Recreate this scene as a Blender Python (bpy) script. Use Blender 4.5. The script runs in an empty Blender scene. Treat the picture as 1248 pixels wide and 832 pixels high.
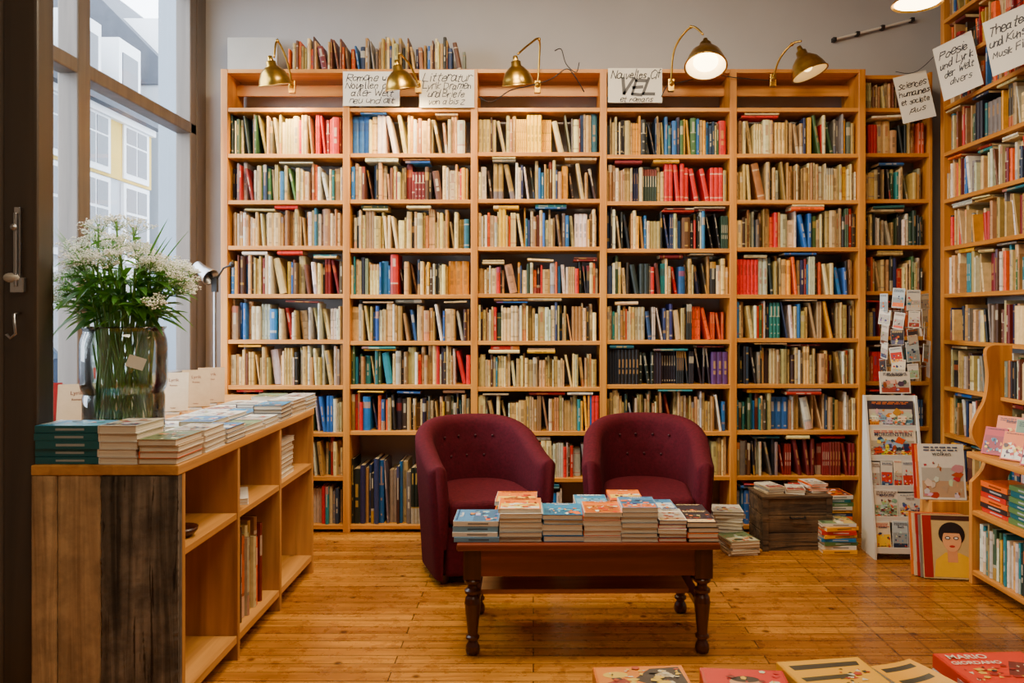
import bpy, bmesh, math, random
from mathutils import Vector, Matrix
random.seed(11)
R=random.random
U=random.uniform
F=960.0; VX=650.0; VY=385.0; CH=1.39
def PX(px,Y): return (px-VX)*Y/F
def PZ(py,Y): return CH-(py-VY)*Y/F
SAT=1.2
def lin(c):
    m=.3*c[0]+.59*c[1]+.11*c[2]
    o=[]
    for v in c[:3]:
        v=min(255,max(0,m+(v-m)*SAT))/255.0
        o.append(v/12.92 if v<=0.04045 else ((v+0.055)/1.055)**2.4)
    return tuple(o)
COL=bpy.context.scene.collection
def T(x,y,z): return Matrix.Translation((x,y,z))
def RX(a): return Matrix.Rotation(math.radians(a),4,'X')
def RY(a): return Matrix.Rotation(math.radians(a),4,'Y')
def RZ(a): return Matrix.Rotation(math.radians(a),4,'Z')
# ---------------------------------------------------------------- materials
def newmat(name):
    m=bpy.data.materials.new(name); m.use_nodes=True
    nt=m.node_tree; b=nt.nodes['Principled BSDF']
    return m,nt,b
def mat(name,rgb,rough=0.6,metal=0.0,noise=0.0,nscale=20,bump=0.0,emit=None,es=0.0,sheen=0.0,spec=None):
    m,nt,b=newmat(name)
    c=lin(rgb)
    b.inputs['Base Color'].default_value=(*c,1)
    b.inputs['Roughness'].default_value=rough
    b.inputs['Metallic'].default_value=metal
    if spec is not None: b.inputs['Specular IOR Level'].default_value=spec
    if sheen: 
        b.inputs['Sheen Weight'].default_value=sheen
        b.inputs['Sheen Tint'].default_value=(*[min(1,x*3+.05) for x in c],1)
    if emit: 
        b.inputs['Emission Color'].default_value=(*lin(emit),1); b.inputs['Emission Strength'].default_value=es
    if noise or bump:
        tc=nt.nodes.new('ShaderNodeTexCoord'); n=nt.nodes.new('ShaderNodeTexNoise')
        n.inputs['Scale'].default_value=nscale; n.inputs['Detail'].default_value=6
        nt.links.new(tc.outputs['Object'],n.inputs['Vector'])
        if noise:
            r=nt.nodes.new('ShaderNodeValToRGB')
            r.color_ramp.elements[0].position=.3; r.color_ramp.elements[1].position=.7
            r.color_ramp.elements[0].color=(*[x*(1-noise) for x in c],1)
            r.color_ramp.elements[1].color=(*[min(1,x*(1+noise)) for x in c],1)
            nt.links.new(n.outputs['Fac'],r.inputs['Fac']); nt.links.new(r.outputs['Color'],b.inputs['Base Color'])
        if bump:
            bp=nt.nodes.new('ShaderNodeBump'); bp.inputs['Strength'].default_value=bump; bp.inputs['Distance'].default_value=.01
            nt.links.new(n.outputs['Fac'],bp.inputs['Height']); nt.links.new(bp.outputs['Normal'],b.inputs['Normal'])
    return m
def wood(name,c1,c2,axis='Z',scale=1.0,rough=.5,bump=.15,contrast=(.3,.7),knots=False,stain=0,cracks=False):
    m,nt,b=newmat(name)
    tc=nt.nodes.new('ShaderNodeTexCoord'); mp=nt.nodes.new('ShaderNodeMapping')
    s={'X':(1.2,22,22),'Y':(22,1.2,22),'Z':(22,22,1.2)}[axis]
    mp.inputs['Scale'].default_value=[v*scale for v in s]
    n=nt.nodes.new('ShaderNodeTexNoise'); n.inputs['Scale'].default_value=1.0; n.inputs['Detail'].default_value=8; n.inputs['Distortion'].default_value=.8
    r=nt.nodes.new('ShaderNodeValToRGB')
    r.color_ramp.elements[0].position=contrast[0]; r.color_ramp.elements[1].position=contrast[1]
    r.color_ramp.elements[0].color=(*lin(c1),1); r.color_ramp.elements[1].color=(*lin(c2),1)
    nt.links.new(tc.outputs['Object'],mp.inputs['Vector']); nt.links.new(mp.outputs['Vector'],n.inputs['Vector'])
    nt.links.new(n.outputs['Fac'],r.inputs['Fac'])
    out=r.outputs['Color']
    def mul(out,tex,sock,p0,p1,dark):
        r2=nt.nodes.new('ShaderNodeValToRGB'); r2.color_ramp.elements[0].position=p0; r2.color_ramp.elements[1].position=p1
        r2.color_ramp.elements[0].color=(*dark,1); r2.color_ramp.elements[1].color=(1,1,1,1)
        nt.links.new(tex.outputs[sock],r2.inputs['Fac'])
        mx=nt.nodes.new('ShaderNodeMix'); mx.data_type='RGBA'; mx.blend_type='MULTIPLY'; mx.inputs[0].default_value=1
        nt.links.new(out,mx.inputs[6]); nt.links.new(r2.outputs['Color'],mx.inputs[7]); return mx.outputs[2]
    if knots:
        v=nt.nodes.new('ShaderNodeTexVoronoi'); v.inputs['Scale'].default_value=5
        mp2=nt.nodes.new('ShaderNodeMapping'); mp2.inputs['Scale'].default_value={'X':(.5,1.3,1.3),'Y':(1.3,.5,1.3),'Z':(1.3,1.3,.5)}[axis]
        nt.links.new(tc.outputs['Object'],mp2.inputs['Vector']); nt.links.new(mp2.outputs['Vector'],v.inputs['Vector'])
        out=mul(out,v,'Distance',.05,.14,(.35,.25,.2))
    if stain:
        n3=nt.nodes.new('ShaderNodeTexNoise'); n3.inputs['Scale'].default_value=6; n3.inputs['Detail'].default_value=8; n3.inputs['Roughness'].default_value=.65
        nt.links.new(tc.outputs['Object'],n3.inputs['Vector'])
        out=mul(out,n3,'Fac',.42,.56,(1-stain,1-stain,1-stain*.95))
    if cracks:
        mp4=nt.nodes.new('ShaderNodeMapping'); mp4.inputs['Scale'].default_value={'X':(2,45,45),'Y':(45,2,45),'Z':(45,45,2)}[axis]
        n4=nt.nodes.new('ShaderNodeTexNoise'); n4.inputs['Scale'].default_value=1; n4.inputs['Detail'].default_value=4; n4.inputs['Distortion'].default_value=1.5
        nt.links.new(tc.outputs['Object'],mp4.inputs['Vector']); nt.links.new(mp4.outputs['Vector'],n4.inputs['Vector'])
        out=mul(out,n4,'Fac',.36,.41,(.18,.15,.13))
    nt.links.new(out,b.inputs['Base Color'])
    b.inputs['Roughness'].default_value=rough
    bp=nt.nodes.new('ShaderNodeBump'); bp.inputs['Strength'].default_value=bump; bp.inputs['Distance'].default_value=.01
    nt.links.new(n.outputs['Fac'],bp.inputs['Height']); nt.links.new(bp.outputs['Normal'],b.inputs['Normal'])
    return m
def vcmat(name,rough=.55,var=.18):
    m,nt,b=newmat(name)
    a=nt.nodes.new('ShaderNodeAttribute'); a.attribute_name='Col'
    g=nt.nodes.new('ShaderNodeNewGeometry'); n=nt.nodes.new('ShaderNodeTexNoise'); n.inputs['Scale'].default_value=35; n.inputs['Detail'].default_value=5
    nt.links.new(g.outputs['Position'],n.inputs['Vector'])
    r=nt.nodes.new('ShaderNodeValToRGB'); r.color_ramp.elements[0].position=.3; r.color_ramp.elements[1].position=.65
    r.color_ramp.elements[0].color=(1-var,1-var,1-var*1.2,1); r.color_ramp.elements[1].color=(1,1,1,1)
    nt.links.new(n.outputs['Fac'],r.inputs['Fac'])
    mx=nt.nodes.new('ShaderNodeMix'); mx.data_type='RGBA'; mx.blend_type='MULTIPLY'; mx.inputs[0].default_value=1
    nt.links.new(a.outputs['Color'],mx.inputs[6]); nt.links.new(r.outputs['Color'],mx.inputs[7])
    nt.links.new(mx.outputs[2],b.inputs['Base Color']); b.inputs['Roughness'].default_value=rough
    return m
def pagemat():
    m,nt,b=newmat('page_edges')
    tc=nt.nodes.new('ShaderNodeTexCoord'); mp=nt.nodes.new('ShaderNodeMapping'); mp.inputs['Scale'].default_value=(3,3,900)
    n=nt.nodes.new('ShaderNodeTexNoise'); n.inputs['Scale'].default_value=1
    r=nt.nodes.new('ShaderNodeValToRGB'); r.color_ramp.elements[0].color=(*lin((180,165,142)),1); r.color_ramp.elements[1].color=(*lin((244,236,220)),1)
    r.color_ramp.elements[0].position=.3; r.color_ramp.elements[1].position=.6
    nt.links.new(tc.outputs['Object'],mp.inputs['Vector']); nt.links.new(mp.outputs['Vector'],n.inputs['Vector'])
    nt.links.new(n.outputs['Fac'],r.inputs['Fac']); nt.links.new(r.outputs['Color'],b.inputs['Base Color']); b.inputs['Roughness'].default_value=.85
    return m
M_BOOK=vcmat('book_covers',.55,.22); M_GLOSSBOOK=vcmat('glossy_covers',.3,.08); M_PRINT=vcmat('print_ink',.4,.05); M_PAGE=pagemat()
M_SHELF_H=wood('pine_board',(168,112,48),(214,156,80),'X',1,.42,.1)
M_SHELF_V=wood('pine_upright',(164,106,44),(210,152,76),'Z',1,.42,.1)
M_SHELF_Y=wood('pine_board_deep',(164,108,46),(208,150,76),'Y',1,.42,.1)
M_OAK_Z=wood('light_oak_plank',(144,100,54),(198,150,92),'Z',.7,.55,.25,knots=True)
M_RECL=wood('reclaimed_oak_plank',(140,112,82),(212,184,144),'Z',.8,.75,.8,(.38,.62),knots=True,stain=.3)
M_OAK_Y=wood('light_oak_board',(168,120,64),(212,162,98),'Y',.8,.45,.12,knots=True)
M_OAK_X=wood('light_oak_shelf',(160,106,56),(200,144,84),'X',.8,.45,.12)
M_DARKPLANK=wood('weathered_dark_plank',(58,53,48),(158,146,132),'Z',.9,.85,1.0,(.34,.7),knots=True,stain=.5,cracks=True)
M_TABLE=wood('reddish_table_wood',(78,34,16),(122,60,30),'X',.9,.28,.05)
M_LEG=wood('dark_turned_wood',(42,20,12),(76,38,22),'Z',.9,.3,.05)
M_CRATE=wood('worn_brown_chest_wood',(66,50,36),(122,98,72),'X',.9,.8,.9,stain=.45,cracks=True)
M_BRASS=mat('aged_brass',(186,152,78),.28,1.0,.2,30)
M_STEEL=mat('brushed_steel',(170,170,172),.35,1.0)
M_BLACK=mat('black_cable',(22,20,20),.5)
M_WALL=mat('grey_plaster',(170,167,166),.9,0,.04,3,.08)
M_WHITEWALL=mat('cream_plaster',(178,172,162),.9,0,.04,3,.05)
M_FRAME=wood('grey_brown_paint',(84,76,68),(108,98,88),'Z',.8,.4,.08)
M_DOOR=wood('dark_door_paint',(50,42,36),(70,60,50),'Z',.6,.4,.08)
M_FABRIC=mat('burgundy_velvet',(66,9,22),.85,0,.24,60,.2,spec=.2)
M_BUTTON=mat('burgundy_button',(50,6,16),.7)
M_PAPER=mat('white_paper',(224,219,206),.8,0,.03,8)
M_WHITEPLASTIC=mat('white_enamel',(212,208,198),.45)
M_CARD=mat('pale_card',(178,174,166),.85,0,.06,6)
def leafmat():
    m,nt,b=newmat('green_leaf'); c=lin((72,122,46))
    b.inputs['Base Color'].default_value=(*c,1); b.inputs['Roughness'].default_value=.45
    t=nt.nodes.new('ShaderNodeBsdfTranslucent'); t.inputs['Color'].default_value=(*lin((98,148,52)),1)
    mx=nt.nodes.new('ShaderNodeMixShader'); mx.inputs[0].default_value=.3
    o=nt.nodes['Material Output']; nt.links.new(b.outputs[0],mx.inputs[1]); nt.links.new(t.outputs[0],mx.inputs[2]); nt.links.new(mx.outputs[0],o.inputs['Surface'])
    return m
M_LEAF=leafmat()
M_STEM=mat('green_stem',(112,154,72),.5,0,.3,25)
M_PETAL=mat('white_petal',(248,248,240),.7)
M_BULB=mat('lit_bulb',(255,240,210),.5,emit=(255,228,180),es=14)
M_BULBOFF=mat('frosted_bulb',(240,225,190),.4,emit=(255,214,150),es=6)
M_REFL=mat('white_reflector',(240,232,214),.4)
def glassmat(name,tint=(1,1,1),refl=.08,k=.7):
    m=bpy.data.materials.new(name); m.use_nodes=True; nt=m.node_tree; nt.nodes.clear()
    o=nt.nodes.new('ShaderNodeOutputMaterial'); t=nt.nodes.new('ShaderNodeBsdfTransparent'); g=nt.nodes.new('ShaderNodeBsdfGlossy'); mx=nt.nodes.new('ShaderNodeMixShader')
    lw=nt.nodes.new('ShaderNodeLayerWeight'); lw.inputs['Blend'].default_value=.25
    mth=nt.nodes.new('ShaderNodeMath'); mth.operation='MULTIPLY_ADD'; mth.inputs[1].default_value=k; mth.inputs[2].default_value=refl*.4
    t.inputs['Color'].default_value=(*tint,1); g.inputs['Roughness'].default_value=.03
    nt.links.new(lw.outputs['Fresnel'],mth.inputs[0]); nt.links.new(mth.outputs[0],mx.inputs[0]); nt.links.new(t.outputs[0],mx.inputs[1]); nt.links.new(g.outputs[0],mx.inputs[2]); nt.links.new(mx.outputs[0],o.inputs['Surface'])
    return m
M_PANE=glassmat('window_glass',(.98,.99,1),.02,.12)
M_VASE=glassmat('vase_glass',(.91,.945,.93),.22,.85)
M_WATER=glassmat('water',(.90,.94,.90),.10,.4)
def floormat():
    m,nt,b=newmat('pine_floorboards')
    tc=nt.nodes.new('ShaderNodeNewGeometry')
    def brick(vec,c1,c2,mo,row=.075,wd=1.5):
        br=nt.nodes.new('ShaderNodeTexBrick')
        br.inputs['Scale'].default_value=1; br.inputs['Brick Width'].default_value=wd; br.inputs['Row Height'].default_value=row
        br.inputs['Mortar Size'].default_value=.0024; br.inputs['Mortar Smooth'].default_value=.2
        br.inputs['Color1'].default_value=(*lin(c1),1); br.inputs['Color2'].default_value=(*lin(c2),1); br.inputs['Mortar'].default_value=(*lin(mo),1)
        br.offset=.37; nt.links.new(vec,br.inputs['Vector']); return br
    br=brick(tc.outputs['Position'],(212,156,74),(166,112,50),(60,38,18))
    def mul(out,tex,sock,p0,p1,c0,c1=(1,1,1)):
        r=nt.nodes.new('ShaderNodeValToRGB'); r.color_ramp.elements[0].position=p0; r.color_ramp.elements[1].position=p1
        r.color_ramp.elements[0].color=(*c0,1); r.color_ramp.elements[1].color=(*c1,1)
        nt.links.new(tex.outputs[sock] if isinstance(sock,str) else sock,r.inputs['Fac'])
        mx=nt.nodes.new('ShaderNodeMix'); mx.data_type='RGBA'; mx.blend_type='MULTIPLY'; mx.inputs[0].default_value=1
        nt.links.new(out,mx.inputs[6]); nt.links.new(r.outputs['Color'],mx.inputs[7]); return mx.outputs[2]
    mp=nt.nodes.new('ShaderNodeMapping'); mp.inputs['Scale'].default_value=(1.5,28,1)
    n=nt.nodes.new('ShaderNodeTexNoise'); n.inputs['Scale'].default_value=1.5; n.inputs['Detail'].default_value=8; n.inputs['Distortion'].default_value=.6
    nt.links.new(tc.outputs['Position'],mp.inputs['Vector']); nt.links.new(mp.outputs['Vector'],n.inputs['Vector'])
    out=mul(br.outputs['Color'],n,'Fac',.32,.62,(.60,.52,.44),(1.05,1.03,1))
    n2=nt.nodes.new('ShaderNodeTexNoise'); n2.inputs['Scale'].default_value=1.6; n2.inputs['Detail'].default_value=6
    nt.links.new(tc.outputs['Position'],n2.inputs['Vector'])
    out=mul(out,n2,'Fac',.38,.6,(.74,.69,.64))
    n5=nt.nodes.new('ShaderNodeTexNoise'); n5.inputs['Scale'].default_value=14; n5.inputs['Detail'].default_value=8; n5.inputs['Roughness'].default_value=.7
    nt.links.new(tc.outputs['Position'],n5.inputs['Vector'])
    out=mul(out,n5,'Fac',.34,.48,(.64,.56,.48))
    v=nt.nodes.new('ShaderNodeTexVoronoi'); v.inputs['Scale'].default_value=6.5
    nt.links.new(tc.outputs['Position'],v.inputs['Vector'])
    out=mul(out,v,'Distance',.06,.14,(.26,.18,.13))
    sep=nt.nodes.new('ShaderNodeSeparateXYZ'); nt.links.new(tc.outputs['Position'],sep.inputs[0])
    def mth(op,a,b_):
        q=nt.nodes.new('ShaderNodeMath'); q.operation=op
        for i_,v_ in enumerate((a,b_)):
            if isinstance(v_,(int,float)): q.inputs[i_].default_value=v_
            else: nt.links.new(v_,q.inputs[i_])
        return q.outputs[0]
    s1=mth('ADD',sep.outputs[0],mth('MULTIPLY',n2.outputs['Fac'],1.2))
    s2=mth('SUBTRACT',s1,mth('MULTIPLY',sep.outputs[1],.18))
    rr=nt.nodes.new('ShaderNodeMapRange'); rr.inputs[1].default_value=1.0; rr.inputs[2].default_value=1.6; nt.links.new(s2,rr.inputs[0])
    br2=nt.nodes.new('ShaderNodeTexBrick'); br2.inputs['Scale'].default_value=1; br2.inputs['Brick Width'].default_value=.34; br2.inputs['Row Height'].default_value=.15; br2.inputs['Mortar Size'].default_value=.005
    br2.inputs['Color1'].default_value=(.78,.74,.70,1); br2.inputs['Color2'].default_value=(.58,.54,.50,1); br2.inputs['Mortar'].default_value=(.3,.26,.22,1)
    mpr=nt.nodes.new('ShaderNodeMapping'); mpr.inputs['Rotation'].default_value=(0,0,math.radians(90)); nt.links.new(tc.outputs['Position'],mpr.inputs['Vector']); nt.links.new(mpr.outputs['Vector'],br2.inputs['Vector'])
    mx=nt.nodes.new('ShaderNodeMix'); mx.data_type='RGBA'; mx.blend_type='MULTIPLY'; nt.links.new(mth('MULTIPLY',rr.outputs[0],.85),mx.inputs[0])
    nt.links.new(out,mx.inputs[6]); nt.links.new(br2.outputs['Color'],mx.inputs[7]); out=mx.outputs[2]
    nt.links.new(out,b.inputs['Base Color'])
    mr=nt.nodes.new('ShaderNodeMapRange'); mr.inputs[3].default_value=.15; mr.inputs[4].default_value=.42
    nt.links.new(n5.outputs['Fac'],mr.inputs[0]); nt.links.new(mr.outputs[0],b.inputs['Roughness'])
    bp=nt.nodes.new('ShaderNodeBump'); bp.inputs['Strength'].default_value=.25; bp.inputs['Distance'].default_value=.004; bp.invert=True
    nt.links.new(br.outputs['Fac'],bp.inputs['Height']); 
    bp2=nt.nodes.new('ShaderNodeBump'); bp2.inputs['Strength'].default_value=.14; bp2.inputs['Distance'].default_value=.01
    nt.links.new(n.outputs['Fac'],bp2.inputs['Height']); nt.links.new(bp.outputs['Normal'],bp2.inputs['Normal']); nt.links.new(bp2.outputs['Normal'],b.inputs['Normal'])
    return m
M_FLOOR=floormat()
# ---------------------------------------------------------------- mesh builder
class MB:
    def __init__(s): s.v=[];s.f=[];s.c=[];s.m=[]
    def add(s,vs,fs,col=(1,1,1),mi=0,M=None):
        o=len(s.v)
        for p in vs:
            p=Vector(p)
            s.v.append(tuple(M@p) if M is not None else tuple(p))
        for k,f in enumerate(fs):
            s.f.append([o+i for i in f]); s.c.append(col[k] if isinstance(col,list) else col); s.m.append(mi)
    def box(s,x0,x1,y0,y1,z0,z1,col=(1,1,1),mi=0,M=None):
        vs=[(x0,y0,z0),(x1,y0,z0),(x1,y1,z0),(x0,y1,z0),(x0,y0,z1),(x1,y0,z1),(x1,y1,z1),(x0,y1,z1)]
        s.add(vs,[(0,3,2,1),(4,5,6,7),(0,1,5,4),(1,2,6,5),(2,3,7,6),(3,0,4,7)],col,mi,M)
    def lathe(s,prof,n=24,col=(1,1,1),mi=0,M=None,cap0=False,cap1=False):
        vs=[];fs=[]
        for r,z in prof:
            for i in range(n):
                a=2*math.pi*i/n; vs.append((r*math.cos(a),r*math.sin(a),z))
        for k in range(len(prof)-1):
            for i in range(n):
                j=(i+1)%n; fs.append((k*n+i,k*n+j,(k+1)*n+j,(k+1)*n+i))
        if cap0: fs.append(tuple(range(n))[::-1])
        if cap1: fs.append(tuple(range((len(prof)-1)*n,len(prof)*n)))
        s.add(vs,fs,col,mi,M)
    def tube(s,pts,r,n=8,col=(1,1,1),mi=0,M=None):
        pts=[Vector(p) for p in pts]; vs=[];fs=[]
        L=len(pts); up=None
        rs=r if isinstance(r,(list,tuple)) else [r]*L
        for k,p in enumerate(pts):
            d=(pts[min(k+1,L-1)]-pts[max(k-1,0)]).normalized()
            if up is None: up=Vector((0,0,1)) if abs(d.z)<.9 else Vector((1,0,0))
            sx=d.cross(up).normalized(); up=sx.cross(d).normalized()
            for i in range(n):
                a=2*math.pi*i/n; vs.append(p+sx*math.cos(a)*rs[k]+up*math.sin(a)*rs[k])
        for k in range(L-1):
            for i in range(n):
                j=(i+1)%n; fs.append((k*n+i,k*n+j,(k+1)*n+j,(k+1)*n+i))
        fs.append(tuple(range(n))[::-1]); fs.append(tuple(range((L-1)*n,L*n)))
        s.add(vs,fs,col,mi,M)
    def prism(s,poly,h0,h1,axis='Z',col=(1,1,1),mi=0,M=None):
        n=len(poly)
        def mk(a,b,h): return {'Z':(a,b,h),'X':(h,a,b),'Y':(a,h,b)}[axis]
        vs=[mk(a,b,h0) for a,b in poly]+[mk(a,b,h1) for a,b in poly]
        fs=[tuple(range(n))[::-1],tuple(range(n,2*n))]+[(i,(i+1)%n,n+(i+1)%n,n+i) for i in range(n)]
        s.add(vs,fs,col,mi,M)
    def ball(s,c,r,n=8,m=6,col=(1,1,1),mi=0,M=None,sc=(1,1,1)):
        prof=[(max(1e-4,r*math.sin(math.pi*k/m)),-r*math.cos(math.pi*k/m)) for k in range(m+1)]
        MM=T(*c)@Matrix.Diagonal((*sc,1))
        if M is not None: MM=M@MM
        s.lathe(prof,n,col,mi,MM)
    def octa(s,c,r,mi=0):
        x,y,z=c
        s.add([(x+r,y,z),(x-r,y,z),(x,y+r,z),(x,y-r,z),(x,y,z+r*.7),(x,y,z-r*.7)],[(0,2,4),(2,1,4),(1,3,4),(3,0,4),(2,0,5),(1,2,5),(3,1,5),(0,3,5)],(1,1,1),mi)
    def obj(s,name,mats,parent=None,smooth=False,bevel=0,segs=2,M=None,recalc=True):
        me=bpy.data.meshes.new(name); me.from_pydata(s.v,[],s.f)
        if not isinstance(mats,(list,tuple)): mats=[mats]
        for m in mats: me.materials.append(m)
        me.polygons.foreach_set('material_index',s.m)
        at=me.color_attributes.new('Col','FLOAT_COLOR','CORNER')
        buf=[]
        for p,c in zip(me.polygons,s.c): buf+= [c[0],c[1],c[2],1.0]*p.loop_total
        at.data.foreach_set('color',buf)
        if recalc:
            bm=bmesh.new(); bm.from_mesh(me); bmesh.ops.recalc_face_normals(bm,faces=bm.faces); bm.to_mesh(me); bm.free()
        if smooth: me.polygons.foreach_set('use_smooth',[True]*len(me.polygons))
        me.update()
        ob=bpy.data.objects.new(name,me); COL.objects.link(ob)
        if M is not None: ob.matrix_world=M
        if parent is not None: ob.parent=parent
        if bevel:
            b=ob.modifiers.new('b','BEVEL'); b.width=bevel; b.segments=segs; b.limit_method='ANGLE'; b.angle_limit=.6
        return ob
def tag(ob,label,cat,group=None,kind=None):
    ob['label']=label; ob['category']=cat
    if group: ob['group']=group
    if kind: ob['kind']=kind
    return ob
def empty(name,x,y,z,rz=0,label='',cat='',group=None,M=None):
    e=bpy.data.objects.new(name,None); e.empty_display_size=.05; COL.objects.link(e)
    e.matrix_world=M if M is not None else T(x,y,z)@RZ(rz)
    if label: tag(e,label,cat,group)
    return e
def struct(ob,label,cat):
    ob['kind']='structure'; ob['label']=label; ob['category']=cat; return ob
def bx(name,x0,x1,y0,y1,z0,z1,m,parent=None,bevel=0,col=(1,1,1)):
    b=MB(); b.box(x0,x1,y0,y1,z0,z1,col); return b.obj(name,m,parent,bevel=bevel)
_tc={}
def textmesh(s,size,shear=0.0,off=0.0):
    k=(s,round(size,4),shear,off)
    if k in _tc: return _tc[k]
    cu=bpy.data.curves.new('t','FONT'); cu.body=s; cu.size=size; cu.shear=shear; cu.align_x='CENTER'; cu.align_y='CENTER'; cu.offset=off; cu.resolution_u=3
    o=bpy.data.objects.new('t',cu); COL.objects.link(o)
    dg=bpy.context.evaluated_depsgraph_get(); dg.update()
    me=bpy.data.meshes.new_from_object(o.evaluated_get(dg))
    bpy.data.objects.remove(o); _tc[k]=me
    return me
def addtext(mb,s,size,M,col,shear=0,off=0):
    me=textmesh(s,size,shear,off)
    mb.add([tuple(v.co) for v in me.vertices],[tuple(p.vertices) for p in me.polygons],col,0,M)
SF={'A':[[(0,0),(2,6),(4,0)],[(.8,2.4),(3.2,2.2)]],'B':[[(0,0),(0,6),(3,5.6),(3,4),(0,3.2),(3.6,2.4),(3.4,.5),(0,0)]],'C':[[(4,5),(2.4,6),(.5,4.6),(.3,1.8),(2,0),(4,.9)]],
'D':[[(0,0),(0,6),(3,5.2),(4,3),(3,.8),(0,0)]],'E':[[(3.6,6),(0,6),(0,0),(3.8,0)],[(0,3),(3,3.1)]],'F':[[(3.6,6),(0,6),(0,0)],[(0,3.2),(3,3.2)]],
'H':[[(0,0),(0,6)],[(4,0),(4,6)],[(0,3),(4,3.2)]],'I':[[(1,0),(1,6)]],'K':[[(0,0),(0,6)],[(3.8,6),(0,2.8),(4,0)]],'L':[[(0,6),(0,0),(3.6,0)]],'M':[[(0,0),(.4,6),(2.2,2),(4,6),(4.4,0)]],'N':[[(0,0),(0,6),(4,0),(4,6)]],
'O':[[(2,6),(.3,4.6),(.3,1.4),(2,0),(3.8,1.4),(3.8,4.6),(2,6)]],'P':[[(0,0),(0,6),(3.4,5.4),(3.4,3.4),(0,2.9)]],'R':[[(0,0),(0,6),(3.4,5.4),(3.2,3.5),(0,3),(3.8,0)]],'S':[[(3.8,5.2),(2,6),(.3,4.7),(3.7,2),(2,0),(0,.8)]],
'T':[[(2,0),(2,6)],[(0,6),(4,6)]],'U':[[(0,6),(0,1.4),(2,0),(4,1.4),(4,6)]],'V':[[(0,6),(2,0),(4,6)]],'W':[[(0,6),(1,0),(2.4,4),(3.8,0),(5,6)]],'Y':[[(0,6),(2,3),(4,6)],[(2,3),(2,0)]],'Z':[[(0,6),(4,6),(0,0),(4,0)]],' ':[]}
LF={'a':[[(3,3.4),(1.4,4),(.2,2.6),(.4,.6),(1.6,0),(3,1.6),(3,4),(3.1,.6),(3.8,0)]],'b':[[(0,6.4),(.1,0),(1.8,0),(3.2,1.6),(2.4,3.6),(.2,2.6)]],'c':[[(3,3.2),(1.6,4),(.3,2.6),(.5,.6),(1.8,0),(3.2,.7)]],'d':[[(3,3),(1.5,4),(.2,2.4),(.6,.3),(1.8,0),(3,1.6),(3.1,6.4),(3.2,0)]],
'e':[[(.4,2),(3,2.4),(2.6,3.8),(1.2,4),(.2,2.2),(.8,.2),(2.2,0),(3.3,.8)]],'h':[[(0,6.6),(.1,0)],[(.1,2.6),(1.6,4),(2.9,3),(3,0)]],'i':[[(.8,4),(.8,0)],[(.8,5.2),(.9,5.6)]],'l':[[(.5,6.6),(.6,.6),(1.4,0)]],'m':[[(0,4),(.1,0)],[(.1,3),(1.2,4),(2,3),(2,0)],[(2,3),(3.2,4),(4,3),(4,0)]],
'n':[[(0,4),(.1,0)],[(.1,2.8),(1.6,4),(2.8,3),(2.9,0)]],'o':[[(1.6,4),(.2,2.8),(.4,.8),(1.8,0),(3.1,1.2),(3,3),(1.6,4)]],'p':[[(0,4),(.1,-2.4)],[(.1,3),(1.8,4),(3,2.4),(2,0),(.1,.6)]],'r':[[(0,4),(.1,0)],[(.1,2.6),(1.2,3.9),(2.4,3.6)]],'s':[[(2.6,3.5),(1.2,4),(.4,3),(2.6,1.4),(1.6,0),(.2,.5)]],
't':[[(1.2,6),(1.2,.6),(2.4,0)],[(0,4),(2.6,4.1)]],'u':[[(0,4),(.1,1),(1.4,0),(2.8,1.2)],[(2.9,4),(3,0)]],'v':[[(0,4),(1.4,0),(2.8,4)]],'w':[[(0,4),(1,0),(2,3),(3.2,0),(4.2,4)]],'y':[[(0,4),(1.4,.6)],[(2.9,4),(.6,-2.4)]],'z':[[(0,4),(2.8,4),(0,0),(3,0)]],'x':[[(0,4),(3,0)],[(3,4),(0,0)]],'k':[[(0,6.4),(0,0)],[(2.6,4),(.1,2),(2.8,0)]],'g':[[(3,3.4),(1.4,4),(.2,2.4),(1.4,.2),(3,1.6),(3,4),(3,-1.6),(1.2,-2.4),(.2,-1.6)]],'f':[[(2.4,6.2),(1.2,6),(1,0)],[(0,3.8),(2.4,3.8)]]}
def smoothpts(pts,n=3):
    if len(pts)<3: return pts
    P=[pts[0]]+pts+[pts[-1]]; out=[]
    for i in range(1,len(P)-2):
        for k in range(n):
            t=k/n; p0,p1,p2,p3=P[i-1],P[i],P[i+1],P[i+2]
            out.append(tuple(.5*((2*p1[j])+(p2[j]-p0[j])*t+(2*p0[j]-5*p1[j]+4*p2[j]-p3[j])*t*t+(3*p1[j]-p0[j]-3*p2[j]+p3[j])*t**3) for j in (0,1)))
    out.append(pts[-1]); return out
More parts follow.
